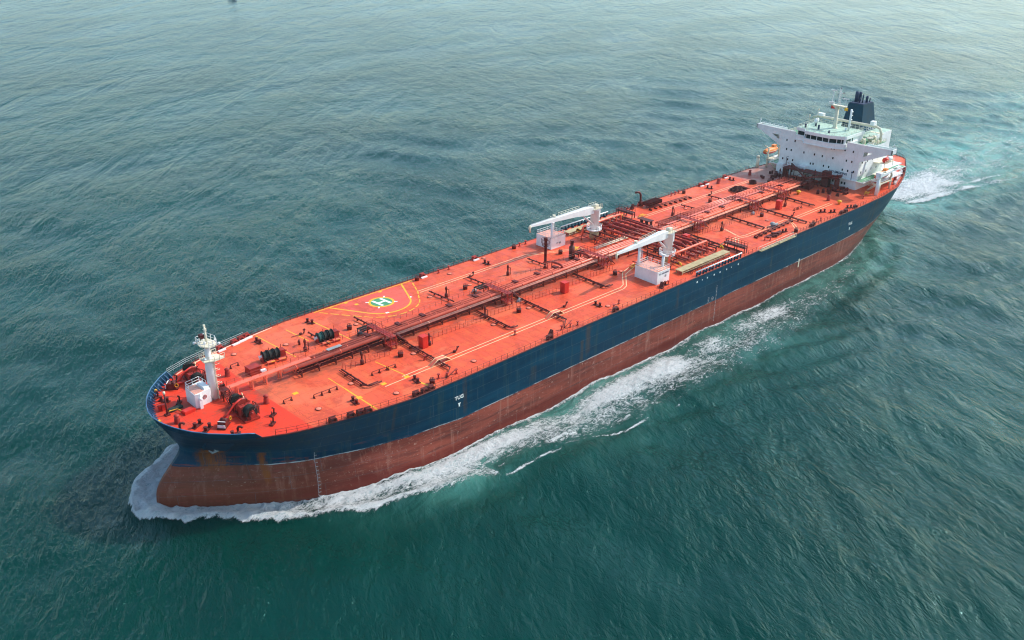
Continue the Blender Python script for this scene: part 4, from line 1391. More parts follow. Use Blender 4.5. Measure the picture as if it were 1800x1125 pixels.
for sgn in (1, -1):
    m = MB()
    y = sgn * 15.1; z = pz(0, 2.85)
    m.tube([(145.6, y, z - 2.6), (145.6, y, z - .4), (145.2, y, z), (129.6, y, z), (129.2, y, z - .4), (129.2, y, z - 2.6)], .30, 10)
    for x in (142, 138.8, 134, 131):
        m.box(x - .12, x + .12, y - .12, y + .12, zd(y), z - .25)
    add('vapour_pipe', m, 'pipe', mf)
    m = MB()
    a, b = (18.5, 20.7) if sgn > 0 else (-20.7, -18.5)
    m.box(126.2, 147.4, a, b, pz(20, .9), pz(20, 1.02))
    for x in [126.4 + 2.3 * i for i in range(10)]:
        for y in (a + .15, b - .15):
            m.box(x - .1, x + .1, y - .1, y + .1, zd(y), pz(20, .9))
    m.box(126.2, 147.4, b - .02, b + .12, pz(20, .5), pz(20, .62))
    add('drip_tray', m, 'beige', mf)
    m = MB()
    y2 = sgn * 19.6
    m.tube([(127, sgn * 21.2, pz(20, .5)), (146, sgn * 21.2, pz(20, .5))], .16, 8)
    for x in [128 + 2.4 * i for i in range(8)]:
        m.ring(x, sgn * 21.7, pz(20, .35), .35, .09, 12, 5, 'X')
    add('hose_rail', m, 'darkred', mf)
    m = MB()
    for x in (144.6, 126.0):
        m.tube([(x, sgn * 16.9, pz(17, 1.2)), (x - .1, sgn * 17.3, pz(17, 1.75)), (x, sgn * 18.0, pz(17, 1.7)), (x, sgn * 18.3, pz(17, 1.1))], .2, 8)
        m.box(x - .5, x + .7, sgn * 17.2 - .15, sgn * 17.2 + .15, pz(17, 1.2), pz(17, 1.5))
    add('reducer_flange', m, 'yellow', mf)
    for k in range(34):
        m = MB()
        x = random.uniform(126, 147); y = sgn * random.uniform(5.5, 17); z = zd(y)
        h = random.uniform(.6, 1.7)
        m.tube([(x, y, z), (x, y, z + h), (x + random.choice((-1, 1)) * random.uniform(.4, 1.6), y, z + h)], random.uniform(.09, .2), 6)
        if k % 3 == 0:
            m.lathe([(.38, 0), (.38, .5), (.2, .7)], x, y, z + h * .5, 8)
        add('valve_pipe', m, 'darkred', mf)
    # rolling guard structure at the ship's side
    m = MB()
    y = sgn * 23.55
    for i in range(15):
        x = 125.4 + 1.4 * i
        m.box(x - .12, x + .12, y - .16, y + .16, zd(y), pz(24, 1.12))
        m.box(x - .09, x + .09, y - sgn * .9 - .1, y, zd(y), pz(24, .5)) if i % 2 else None
    m.box(125.2, 145.2, y - .1, y + .1, pz(24, .5), pz(24, .62))
    add('side_guard', m, 'navy', mf)
    m = MB().tube([(125.0, y, pz(24, 1.25)), (145.4, y, pz(24, 1.25))], .16, 8)
    add('guard_rail', m, 'white', mf)
    m = MB()
    y0, y1 = sgn * 16.4, sgn * 22.6
    z = pz(20, 1.7)
    m.box(120.9, 122.5, min(y0, y1), max(y0, y1), z, z + .14); m.box(121.1, 122.3, min(y0, y1), max(y0, y1), z - .5, z - .4)
    for y in (y0, (y0 + y1) / 2, y1):
        for x in (121.1, 122.3):
            m.box(x - .1, x + .1, y - .1, y + .1, zd(y), z)
    m.rail([(122.5, y0, z + .14), (122.5, y1, z + .14)], 1.1, 1.1, .05, 2); m.rail([(120.9, y0, z + .14), (120.9, y1, z + .14)], 1.1, 1.1, .05, 2)
    add('access_platform', m, 'darkred', mf)
# deck store pipes around the crane feet
for k in range(40):
    m = MB()
    x = random.uniform(124, 152); y = random.choice((-1, 1)) * random.uniform(3, 12); L_ = random.uniform(2, 6)
    z = pz(y, random.uniform(.3, 1.4))
    if random.random() < .5:
        m.tube([(x, y, z), (x + L_, y, z)], random.uniform(.08, .17), 6)
    else:
        m.tube([(x, y, z), (x, y + math.copysign(L_ * .8, y), z), (x, y + math.copysign(L_ * .8, y), zd(y) - .1)], random.uniform(.08, .17), 6)
    add('deck_pipe', m, 'red', mf)
m = MB()
for y in (-3.5, -4.3):
    m.tube([(153, y, pz(4, 1.5)), (139, y, pz(4, 1.5))], .17, 8)
add('white_pipe', m, 'cream', mf)
for x, y, a in ((154.2, -9.6, .5), (118.8, -15.2, 0), (152.5, 9.6, -.4), (46.5, 19.0, .3)):
    m = MB()
    for dy in (-.5, .5):
        m.tube([(-1.6, dy, .05), (-.8, dy, .65), (.6, dy, .7), (1.6, dy, .05)], .09, 6)
    for t in (-1.1, -.6, 0, .5, 1.05):
        m.box(t - .13, t + .13, -.5, .5, .55 - abs(t) * .2, .6 - abs(t) * .2)
    add('pipe_step', m, 'yellow', tanker, (x, y, zd(y)), a)
# branch lines rising to the vent mast and to a bulk tank
vm = empty('vent_mast', tanker, (170.2, -5.7, zd(5.7)))
m = MB().lathe([(.55, 0), (.36, .5), (.36, 7.6), (.5, 7.62), (.5, 8.2), (.3, 8.3)], 0, 0, 0, 14); add('mast_pipe', m, 'darkred', vm)
m = MB()
for z in (6.2, 7.1, 8.0):
    m.ring(0, 0, z, 1.15 if z > 6.5 else .9, .05, 20, 4)
for k in range(10):
    a = 2 * math.pi * k / 10
    m.tube([(.38 * math.cos(a), .38 * math.sin(a), 5.9), (.9 * math.cos(a), .9 * math.sin(a), 6.2), (1.15 * math.cos(a), 1.15 * math.sin(a), 8.0)], .045, 4)
add('mast_cage', m, 'darkred', vm)
m = MB().lathe([(.75, 0), (.75, 3.2), (.45, 3.25), (.45, 4.7), (.6, 4.75), (.6, 5.0)], 159.9, -6.0, zd(6), 14)
add('deck_separator', m, 'darkred', tanker)
for x in (160.3, 170.4):
    m = MB()
    m.tube([(x, -6.0, pz(6, 1.5)), (x + .1, -3.4, pz(0, 2.4)), (x + .2, -.6, pz(0, 2.6)), (x + .3, .5, pz(0, 2.5)), (x + .3, .9, pz(0, 1.9))], .28, 10)
    for y in (-4.6, -3.2):
        m.box(x - .1, x + .1, y - .1, y + .1, zd(y), pz(0, 2.1))
    add('riser_pipe', m, 'red', tanker)
m = MB()
for i in range(5):
    m.lathe([(.36, 0), (.36, 1.9), (.1, 2.1)], 125.2 + (i % 2) * .8, -10.6 + i * .9, zd(9), 10)
m.box(124.6, 126.6, -11, -6.5, pz(9, 2.15), pz(9, 2.3))
add('bottle_rack', m, 'darkred', tanker)
# spare pipes on stands
for y0, x0, x1, sg in ((17.6, 109.5, 89.5, 1), (-18.0, 112, 93, -1)):
    m = MB()
    for k in range(2):
        m.tube([(x0, y0 + k * .8 * sg, zd(y0) + .55), (x1, y0 - .8 * sg + k * .8 * sg, zd(y0) + .55)], .14, 8)
    n = 9
    for i in range(n):
        f = i / (n - 1)
        m.box(x0 + (x1 - x0) * f - .12, x0 + (x1 - x0) * f + .12, y0 - .8 * sg * f - .2, y0 - .8 * sg * f + 1.0, zd(y0), zd(y0) + .45)
    add('spare_pipe', m, 'darkred', tanker)
m = MB()
for k in range(7):
    x = 105 - k * .7
    m.cb(x, 20.5 + .5 * math.sin(k * 2.1), zd(20), .6, 1.4, .5 + .5 * ((k * 37) % 5) / 5, k * .4)
m.cb(103.5, 20.0, zd(20), 6.5, 1.3, .35, -.05)
add('ladder_winch', m, 'darkred', tanker)
m = MB(); m.lathe([(.5, 0), (.5, .5), (.9, .8), (.6, 1.3), (.1, 1.5)], 97.6, 15.9, zd(16), 8); m.cb(96.8, 16.5, zd(16), 1.4, .8, .9); add('hose_reel', m, 'grey', tanker)
for x, y in ((63.0, 18.2), (64.4, 4.6)):
    m = MB().lathe([(.4, 0), (.4, .6), (.75, .7), (.75, 1.0), (.3, 1.25)], x, y, zd(y), 14); add('yellow_vent', m, 'yellow', tanker)
# small hose-handling derrick, starboard
m = MB(); m.tube([(110.4, -22.8, zd(22)), (110.4, -23, zd(22) + 3.6), (110.9, -23.2, zd(22) + 4.4), (112.6, -23.3, zd(22) + 4.6)], .32, 8); m.cb(110.4, -22.8, zd(22), 1.2, 1.2, 1.4); add('side_derrick', m, 'darkred', tanker)
m = MB(); m.box(104.5, 110.8, -21.6, -19.0, zd(20) + 1.2, zd(20) + 1.32)
for i in range(12):
    m.box(104.6 + .55 * i, 104.7 + .55 * i, -21.6, -19.0, zd(20) + .6, zd(20) + 1.75)
for x in (105, 110.4):
    m.box(x - .1, x + .1, -20.4, -20.2, zd(20), zd(20) + 1.2)
add('gangway_cradle', m, 'darkred', tanker)

# accommodation ladder stowed along the port side
gl = tag(empty('boarding_ladder', None, (108, 24.2, zd(24))), 'beige boarding ladder in two lengths stowed along the port deck edge', 'gangway')
m = MB()
m.box(108.2, 117.2, 23.7, 24.75, zd(24) - .15, zd(24) + .05); m.box(99.2, 107.9, 23.75, 24.8, zd(24) - .1, zd(24) + .1)
add('ladder_steps', m, 'beige', gl, (-108, -24.2, -zd(24)))
m = MB()
for x0, x1 in ((108.2, 117.2), (99.2, 107.9)):
    for yy in (23.75, 24.75):
        m.rail([(x0, yy, zd(24) + .1), (x1, yy, zd(24) + .1)], .85, 2.2, .06, 1)
add('ladder_handrail', m, 'cream', gl, (-108, -24.2, -zd(24)))

# ------------------------------------------------------------------ superstructure
FX = 46.0
sup = empty('superstructure', tanker)
m = MB()
m.box(20, FX, -14.5, 14.5, 16.9, 20.05)
m.box(14, 20, -11.5, 11.5, 16.9, 20.05)
add('lower_house', m, 'white', sup)
m = MB()
m.box(17, FX + .9, 14.6, 17.4, 20.05, 20.3); m.box(17, FX + .9, -17.4, -14.6, 20.05, 20.3)
m.box(14, FX + .9, -14.6, 14.6, 20.05, 20.3)
m.box(26, FX - 4, 17.4, 20.6, 20.06, 20.29); m.box(28, FX - 6, -20.6, -17.4, 20.06, 20.29)
add('boat_deck', m, 'white', sup)
m = MB()
for sg in (1, -1):
    m.box(17.2, FX + .7, min(sg * 14.7, sg * 17.2), max(sg * 14.7, sg * 17.2), 20.301, 20.33)
add('deck_covering', m, 'green', sup)
m = MB().rail([(FX + .8, 3, 20.3), (FX + .8, 17.3, 20.3), (42.5, 17.3, 20.3)], 1.05, 1.3, .05, 2)
add('boat_deck_railing', m, 'white', sup); m = MB()
m.rail([(42, 20.5, 20.3), (26, 20.5, 20.3)], 1.05, 1.5, .05, 2); add('boat_deck_railing', m, 'white', sup); m = MB()
m.rail([(FX + .8, -14.5, 20.3), (FX + .8, -17.3, 20.3), (40, -17.3, 20.3)], 1.05, 1.3, .05, 2)
add('boat_deck_railing', m, 'white', sup)
m = MB()
ZB = 30.2
m.box(29, FX, -14.5, 14.5, 20.3, ZB)
add('upper_house', m, 'white', sup)
m = MB()
m.box(29, FX - .25, -14.5, 14.5, ZB + .001, ZB + .05); m.box(42.7, FX - .25, 14.5, 24.4, ZB + .25, ZB + .30); m.box(42.7, FX - .25, -24.4, -14.5, ZB + .25, ZB + .30)
add('bridge_deck_covering', m, 'green', sup)


def wing(sg):
    e = empty('bridge_wing', tanker)
    m = MB()
    # haunched front plate with a triangular lightening hole
    for x0, x1 in ((FX - .3, FX), (FX - 3.2, FX - 2.95)):
        O = [(14.5, 26.3), (14.5, 30.5), (23.4, 30.5)]
        I = [(15.3, 28.2), (15.5, 29.9), (18.4, 29.9)]
        for i in range(3):
            j = (i + 1) % 3
            q = [(x1, sg * O[i][0], O[i][1]), (x1, sg * O[j][0], O[j][1]), (x1, sg * I[j][0], I[j][1]), (x1, sg * I[i][0], I[i][1])]
            m.extr(q, (x0 - x1, 0, 0))
        m.extr([(x1, sg * 14.5, 30.5), (x1, sg * 14.5, 32.0), (x1, sg * 24.6, 32.15), (x1, sg * 24.6, 30.75), (x1, sg * 23.4, 30.5)], (x0 - x1, 0, 0))
    y0, y1 = sorted((sg * 14.5, sg * 24.3))
    m.box(FX - 2.95, FX - .3, y0, y1, ZB + .1, ZB + .25)
    ya, yb_ = sorted((sg * 24.3, sg * 24.6))
    m.box(FX - 3.2, FX, ya, yb_, 30.75, 32.15)
    a, b = sorted((sg * 14.5, sg * 23.4))
    m.poly([(FX - .3, sg * 14.6, 26.4), (FX - 2.95, sg * 14.6, 26.4), (FX - 2.95, sg * 23.3, 30.4), (FX - .3, sg * 23.3, 30.4)])
    add('wing_plating', m, 'white', e)
    m = MB()
    yr = sorted((sg * 9.3, sg * 24.65))
    m.box(FX - .2, FX + .06, yr[0], yr[1], 32.16, 32.24)
    add('wing_top_rail', m, 'white', e)
    m = MB().tube([(FX - 1.5, sg * 24.2, 32.1), (FX - 1.5, sg * 24.2, 33.2)], .09, 6); m.lathe([(.22, 0), (.26, .25), (.1, .5)], FX - 1.5, sg * 24.2, 33.2, 10)
    add('wing_lamp', m, 'white', e)
    m = MB().rail([(FX - 3.1, sg * 15, 32), (FX - 3.1, sg * 24.3, 32.1)], .5, 1.5, .05, 1); add('wing_railing', m, 'white', e)


wing(1); wing(-1)
m = MB()
m.box(FX - .3, FX, 9.3, 14.5, ZB, 32.0); m.box(FX - .3, FX, -14.5, -9.3, ZB, 32.0)
add('bridge_front_bulwark', m, 'white', sup)
# windows on the front, set 3 cm proud as framed panes
win = [(-12.3, 28.7), (-9.2, 28.9), (-12.0, 25.6), (-10.2, 25.6), (-13.0, 22.2), (-11.1, 22.2), (-9.2, 22.3), (-5.4, 25.7), (-1.5, 25.8), (1.4, 25.8), (5.2, 25.9), (9.0, 29.3), (11.9, 29.3),
       (10.0, 26.0), (11.9, 26.0), (9.1, 22.8), (11.0, 22.8), (13.0, 22.9), (4.2, 22.7), (2.3, 22.7), (-2.5, 22.5), (-1.5, 22.6), (4.2, 29.0), (5.2, 29.1)]
wf = MB()
for y, z in win:
    w_ = add('window', MB().box(FX + .004, FX + .03, -.24, .24, -.36, .36), 'glass', sup, (0, y, z))
    add('window_frame', MB().box(FX + .001, FX + .05, -.32, -.24, -.44, .44).box(FX + .001, FX + .05, .24, .32, -.44, .44).box(FX + .001, FX + .05, -.24, .24, .36, .44).box(FX + .001, FX + .05, -.24, .24, -.44, -.36), 'white', sup, (0, y, z))
for y, z in ((-5.5, 28.85), (-4.6, 28.9), (-2.5, 29.0), (2.2, 29.0)):
    add('porthole', MB().box(FX + .002, FX + .04, y - .28, y + .28, z - .13, z + .13), 'glass', sup)
for y, z in ((6.4, 18.6), (7.4, 18.6), (9.6, 18.5), (10.6, 18.5), (-6, 18.5), (-5, 18.5), (-9, 18.6)):
    add('lower_window', MB().box(FX + .002, FX + .04, y - .3, y + .3, z - .4, z + .4), 'glass', sup)
lettering('wall_lettering', 'NO SMOKING', 1.0, 'text', sup, (FX + .02, 7.8, 21.55), (0, 1, 0), (0, 0, 1), 0.015, 0.03)
for x in (44, 40.5, 37, 33.5):
    for z in (22.6, 25.9, 29.0):
        add('side_window', MB().box(x - .24, x + .24, 14.502, 14.54, z - .35, z + .35), 'glass', sup)
        add('side_window', MB().box(x - .24, x + .24, -14.54, -14.502, z - .35, z + .35), 'glass', sup)
for b_ in ((FX, FX + 2.6, -5.6, -2.9, 18.2, 21.6), (FX, FX + 1.2, -14.4, -11.2, 16.9, 20.0), (FX + .01, FX + .35, 2.6, 3.4, 20.35, 21.4)):
    add('front_cabinet', MB().box(*b_), 'white', sup)
m = MB(); m.tube([(FX + 1.0, -11.0, 20.3), (FX + 1.0, -11.0, 23.3), (FX + .9, -10.4, 23.5)], .08, 6); add('front_lamp_post', m, 'text', sup)
m = MB(); m.tube([(FX + .9, 13.0, 20.3), (FX + .9, 13, 22.7)], .1, 6); m.cb(FX + .9, 13, 22.6, .4, .4, .5); add('front_lamp_post', m, 'text', sup)
# wheelhouse with its faceted front
WP = [(34.0, -9.0), (46.3, -9.1), (46.5, -6.0), (49.0, -4.3), (49.0, 4.3), (46.9, 8.8), (46.3, 9.1), (34.0, 9.0)]


def inset(P, d):
    cx, cy = 41.0, 0.0
    return [(cx + (x - cx) * (1 - d / 8.0), cy + (y - cy) * (1 - d / 9.0)) for x, y in P]


wh = empty('wheelhouse', tanker)
m = MB()
m.prism(WP, 29.75, 31.25)
m.prism(inset(WP, .35), 31.2, 32.75)
m.prism(WP, 32.7, 33.7)
m.prism(inset(WP, -.25), 29.6, 29.75)
add('wheelhouse_wall', m, 'white', wh)
Wp = inset(WP, .33)


def pane(a, b, f0, f1, z0=31.35, z1=32.68):
    A_, B_ = Vector((*a, 0)), Vector((*b, 0))
    d = B_ - A_; n = Vector((d.y, -d.x, 0)).normalized()
    p, q = A_ + d * f0, A_ + d * f1
    mm = MB(); mm.extr([(p.x, p.y, z0), (q.x, q.y, z0), (q.x, q.y, z1), (p.x, p.y, z1)], n * .05)
    add('bridge_window', mm, 'glass', wh)


for a, b, L_ in ((2, 3, [(.08, .46), (.54, .94)]), (3, 4, [(.02, .20), (.23, .47), (.50, .72), (.75, .98)]), (4, 5, [(.04, .50), (.55, .80), (.84, .97)]), (1, 2, [(.1, .9)]), (6, 7, [(.04, .09), (.11, .15), (.17, .21), (.23, .27), (.36, .40)])):
    for f0, f1 in L_:
        pane(Wp[a], Wp[b], f0, f1)
add('roof_covering', MB().prism(inset(WP, .2), 33.701, 33.76), 'ltgreen', wh)
m = MB().rail([(x, y, 33.76) for x, y in inset(WP, .45)] + [(*inset(WP, .45)[0], 33.76)], 1.05, 1.6, .04, 2)
add('roof_railing', m, 'cream', wh)
m = MB()
for x, y, h in ((44.5, -2.2, 1.4), (44.8, -6.8, 1.0), (46.2, 2.6, .6), (40.5, -5.4, .7)):
    m.cb(x, y, 33.76, .5, .5, h); m.cb(x, y, 33.76 + h, .7, .35, .25)
add('compass_stand', m, 'text', wh)
m = MB()
m.lathe([(.7, 0), (.75, .5), (.6, 1.1), (.1, 1.45)], 38.5, -6.6, 34.4, 14); m.lathe([(.25, 0), (.25, .7)], 38.5, -6.6, 33.76, 8)
m.lathe([(.5, 0), (.55, .4), (.4, .8), (.1, 1.0)], 36.2, -7.4, 34.6, 12); m.lathe([(.2, 0), (.2, .9)], 36.2, -7.4, 33.76, 8); m.lathe([(.4, 0), (.45, .3), (.1, .8)], 39, 4.6, 34.0, 12); m.lathe([(.15, 0), (.15, .3)], 39, 4.6, 33.76, 8)
add('antenna_dome', m, 'white', wh)
m = MB(); m.tube([(42.6, -7.0, 33.7), (42.6, -7.0, 37.6)], .06, 5); m.tube([(41.5, -4.6, 33.7), (41.5, -4.6, 40.0)], .07, 5); m.cb(41.5, -4.6, 39.4, .3, .3, .5); m.cb(42.6, -7, 37, .3, .3, .8)
add('whip_antenna', m, 'cream', wh)
# radar mast
rm = empty('radar_mast', tanker, (38.2, .2, 33.7))
m = MB().lathe([(1.3, 0), (.75, .15), (.62, .5), (.55, 7.4)], 0, 0, 0, 14); m.prism([(-.6, -2.6), (.6, -2.6), (.9, 0), (.6, 3.1), (-.6, 3.1), (-.9, 0)], 7.4, 7.65)
m.tube([(0, 0, 6.2), (0, 2.4, 7.4)], .16, 6); m.tube([(0, 0, 6.2), (0, -2.0, 7.4)], .16, 6)
add('mast_column', m, 'cream', rm)
m = MB()
for dx, dy in ((-.45, -.2), (.45, -.2), (0, .6)):
    m.tube([(dx, dy + .2, 7.6), (dx * .3, dy * .3 + .2, 13.2)], .07, 5)
for k in range(8):
    z = 8.2 + k * .65
    m.tube([(-.4 + .03 * k, 0, z), (.4 - .03 * k, 0, z + .3), (0, .6 - .05 * k, z + .1)], .05, 4)
m.tube([(0, -1.2, 11.6), (0, 1.6, 11.6)], .06, 5); m.tube([(0, -.2, 13.0), (0, .9, 13.1)], .05, 5); m.tube([(0, 2.6, 7.6), (0, 2.6, 9.8)], .07, 5)
add('lattice_topmast', m, 'white', rm)
m = MB(); m.tube([(0, -2.2, 7.6), (0, -2.2, 12.0)], .13, 6); m.tube([(0, -3.0, 9.9), (0, -1.4, 9.9)], .07, 5); m.box(-.3, .3, -2.9, -1.5, 7.66, 8.2)
add('radar_post', m, 'white', rm)
for q, w_ in (((0, -2.2, 12.05), 1.9), ((0, 2.4, 9.85), 2.2), ((.4, -2.2, 8.25), 1.7)):
    add('radar_scanner', MB().box(-.14, .14, -w_ / 2, w_ / 2, 0, .3), 'white', rm, q, .35)
m = MB()
for y, z in ((.4, 13.1), (-.5, 10.8), (1.5, 11.7), (1.6, 10.1), (-1.0, 8.7)):
    m.cb(.1, y, z, .25, .25, .4)
add('signal_lamp', m, 'text', rm)
m = MB().tube([(38.4, 5.3, 33.7), (38.4, 5.3, 40.8)], .32, 10)
for z in (35.6, 37.4, 38.8, 40.0):
    m.cb(38.4, 5.75, z, .5, .35, .2)
add('lamp_column', m, 'white', sup)
# funnel and casing
m = MB(); m.box(13, 29, -8.5, 8.5, 20.3, 30.6); add('engine_casing', m, 'white', sup)
m = MB(); m.box(13.1, 28.9, -8.4, 8.4, 30.601, 30.65); add('casing_roof', m, 'ltgreen', sup)
fu = empty('funnel', tanker)
m = MB()
b4 = [(26.2, -3.9), (26.2, 3.9), (15.8, 3.9), (15.8, -3.9)]; t4 = [(25.2, -2.7), (25.2, 2.7), (18.0, 2.7), (18.0, -2.7)]
k = len(m.v); m.v += [(x, y, 30.6) for x, y in b4] + [(x, y, 39.9) for x, y in t4]
for q in ((0, 1, 5, 4), (1, 2, 6, 5), (2, 3, 7, 6), (3, 0, 4, 7), (4, 5, 6, 7)):
    m.face([k + i for i in q])
add('funnel_casing', m, 'navy', fu)
m = MB(); m.prism([(25.0, -2.55), (25.0, 2.55), (18.15, 2.55), (18.15, -2.55)], 39.88, 40.12); add('funnel_top', m, 'text', fu)
for x, y, r, h in ((22.6, -1.4, .62, 3.6), (20.6, -1.2, .55, 3.2), (23.2, .1, .26, 1.8), (22.6, .9, .24, 2.9), (21.0, 1.6, .42, 2.3), (19.4, 1.9, .2, 1.5)):
    mm = MB().tube([(x, y, 39.9), (x, y, 39.9 + h * .8), (x - .25, y, 39.9 + h)], r, 12)
    add('exhaust_pipe', mm, 'text', fu)
m = MB().rail([(27, -2, 31.5), (27, 6, 31.5), (20, 6, 31.5)], 2.0, 1.4, .05, 3); add('funnel_railing', m, 'white', fu)
# provisions gantry beam across behind the wheelhouse
gt = empty('gantry_beam', tanker)
m = MB()
m.tube([(31.8, -11.5, 34.6), (31.8, -10, 35.2), (31.8, 11.4, 35.2), (31.8, 12.9, 34.7), (31.8, 13.6, 33.2), (31.8, 13.6, 30.2)], .42, 10)
m.tube([(31.8, -10, 35.1), (31.8, -10, 30.2)], .3, 8); m.tube([(31.8, 2, 35.1), (31.8, 2, 30.2)], .25, 8)
add('beam_girder', m, 'cream', gt)
m = MB(); m.box(30.9, 32.7, 9.6, 11.0, 35.5, 36.8); m.tube([(31.8, 9.5, 35.9), (31.8, 13.6, 30.6)], .06, 5); add('beam_trolley', m, 'white', gt); add('beam_cabinet', MB().cb(31.8, -8.6, 35.5, 1.4, 2.2, .9), 'white', gt)
m = MB()
for k in range(26):
    x = random.uniform(30, 38); y = random.uniform(9.6, 14.2)
    a = Vector((x, y, 30.25)); 
    m.tube([a, a + Vector((0, 0, random.uniform(.8, 1.6))), a + Vector((random.uniform(-1.5, 1.5), random.uniform(-.4, .4), random.uniform(.8, 2.0)))], random.uniform(.06, .14), 5)
    if k % 4 == 0:
        m.cb(x, y, 30.25, .9, .7, random.uniform(.6, 1.5))
m.rail([(30, 14.4, 30.25), (42.5, 14.4, 30.25)], 1.05, 1.2, .05, 3); m.rail([(29.1, 14.4, 30.25), (29.1, -14.4, 30.25)], 1.05, 1.5, .05, 3); m.rail([(29.1, -14.4, 30.25), (42.5, -14.4, 30.25)], 1.05, 1.5, .05, 3)
add('bridge_deck_gear', m, 'cream', sup)
m = MB(); m.box(30.5, 35.5, 10.2, 11.8, 31.6, 31.75); m.box(30.4, 31.6, 9.5, 14, 33.0, 33.12); add('awning_frame', m, 'cream', sup)
m = MB(); m.box(FX - 2.2, FX - .3, 14.7, 16.8, 20.35, 20.4)
# red pump-room gear in front of the house
pg = empty('pump_room_gear', tanker)
m = MB()
m.box(53.5, 58, -4.6, 4.0, zd(0), pz(0, .35))
for x, y in ((48.6, -7.8), (48.6, 1), (48.6, 9.0), (57.5, -4), (57.5, 2.4)):
    m.box(x - .15, x + .15, y - .15, y + .15, zd(y) - .02, pz(0, 4.2))
m.box(47.2, 51.5, -9.5, 10.0, pz(0, 3.2), pz(0, 3.36))
m.tube([(47.5, -8.5, pz(0, 4.1)), (52.5, -3.5, pz(0, 4.2)), (57.2, 1.8, pz(0, 3.6)), (57.6, 3.2, pz(0, 3.6)), (56.6, 4.6, pz(0, 4.0)), (48, 10.2, pz(0, 3.9))], .28, 8)
m.tube([(48, -6.8, pz(0, 3.5)), (53, -2.2, pz(0, 3.6)), (57, 2.4, pz(0, 3.0))], .2, 8)
for k in range(22):
    x = random.uniform(48.5, 60); y = random.uniform(-7, 5); h = random.uniform(.8, 3.4)
    L_ = random.uniform(1.2, 4)
    m.tube([(x, y, zd(y)), (x, y, zd(y) + h), (x - L_, y + random.uniform(-1, 1), zd(y) + h)], random.uniform(.1, .24), 6)
m.box(49.0, 51.0, 4.8, 7.2, zd(5), pz(0, 5.0)); m.box(48.8, 51.2, 9.6, 10.2, zd(10), pz(0, 3.0))
add('red_pipework', m, 'darkred', pg)
m = MB()
m.box(55.2, 57.8, 2.6, 4.6, zd(3), pz(0, 2.6)); m.tube([(57.8, 3.5, pz(0, 2.0)), (60.4, 3.2, pz(0, 1.9))], .5, 10)
for k in range(4):
    m.lathe([(.5, 0), (.5, 1.1), (.2, 1.4)], 59 - 2.2 * k, 8.5 + k * .6, zd(9), 10)
add('pump_casing', m, 'darkred', pg)
m = MB(); m.rail([(47, -9.5, pz(0, 3.36)), (51.4, -9.5, pz(0, 3.36)), (51.4, 10, pz(0, 3.36)), (47, 10, pz(0, 3.36))], 1.1, 1.2, .05, 2); add('gear_railing', m, 'red', pg)
m = MB(); m.box(48.6, 50.2, -10.1, -8.6, zd(9), pz(9, 3.4)); m.tube([(49.4, -9.4, pz(9, 3.4)), (49.4, -9.4, pz(9, 6.4))], .08, 5); add('vent_trunk', m, 'darkred', pg)
for k in range(30):
    x = random.uniform(47.5, 57); y = random.choice((-1, 1)) * random.uniform(9.5, 15.5)
    m = MB().cb(0, 0, -.02, random.uniform(.4, 1.3), random.uniform(.4, 1.0), random.uniform(.3, 1.2))
    add('deck_box', m, 'darkred', pg, (x, y, zd(y)), random.uniform(0, 3))

# white deck posts and the starboard king post
m = MB().tube([(45.6, -22.8, zd(22)), (45.6, -22.8, zd(22) + 3.6)], .55, 12); m.lathe([(.62, 0), (.62, .5), (.3, .8)], 45.6, -22.8, zd(22) + 3.6, 12); add('white_vent_post', m, 'cream', tanker)

# aft mooring deck
w3 = winch((20, 12.0, zd(12)), R(60), False); w4 = copy_tree(w3, tanker, (6, -7, zd(7)), R(100)); w5 = copy_tree(w3, tanker, (11.5, 3.0, zd(3)), R(95))
rep('stern_vent', mushroom_mb(), 'red', [(30, 17.0), (26, 18.4), (17, 9.5), (3, 3.5), (23, 15)])
m = MB()
for k in range(10):
    x = 12 + 3.2 * k * .6; y = fsd(x) - 1.6
    m.cb(x, y, zd(y), .8, .8, random.uniform(.6, 1.3), k)
add('stern_roller', m, 'white', tanker)
m = MB().rail([(x, fsd(x) - .35, 0) for x in np.linspace(52, -4.5, 22)] + [(-5.0, y, 0) for y in np.linspace(4, -4, 5)] + [(x, -fsd(x) + .35, 0) for x in np.linspace(-4.5, 40, 16)], 1.1, 1.6, .045, 2, zd, .055)
add('stern_railing', m, 'darkred', tanker)
m = MB().lathe([(1.2, -1.6), (1.35, -1.4), (1.35, 1.4), (1.2, 1.6)], 27.5, 14.2, zd(14) + 1.5, 18, 'X'); m.cb(27.5, 14.2, zd(14), 2, 1.6, .6); add('storage_drum', m, 'red', tanker)
m = MB()
m.box(22.2, 25.0, 12.2, 14.2, zd(13), zd(13) + 2.0); add('stern_locker', m, 'palepipe', tanker)
# port inclined ladder against the house
m = MB()
for k in range(11):
    m.box(FX - 5.2 - k * .26, FX - 5.0 - k * .26, 15.2, 16.4, 20.0 - k * .29, 20.06 - k * .29)
for y in (15.2, 16.4):
    m.tube([(FX - 5, y, 20.1), (FX - 8.2, y, 17.0)], .09, 5); m.tube([(FX - 5, y, 21.1), (FX - 8.2, y, 18.0)], .05, 5)
add('side_stair', m, 'cream', sup)

# ------------------------------------------------------------------ lifeboats on their davits
def davit(sg, x, name='boat_davit'):
    m = MB()
    s = sg
    m.tube([(x, s * 17.2, 17.0), (x, s * 20.6, 20.2), (x, s * 21.0, 21.4), (x, s * 20.6, 23.4), (x, s * 22.4, 24.2)], [.38, .38, .36, .3, .24], 8)
    m.tube([(x, s * 20.9, 20.6), (x, s * 20.9, 16.9)], .34, 8)
    m.box(x - .35, x + .35, min(s * 18.5, s * 21.2), max(s * 18.5, s * 21.2), 19.3, 19.6)
    return m


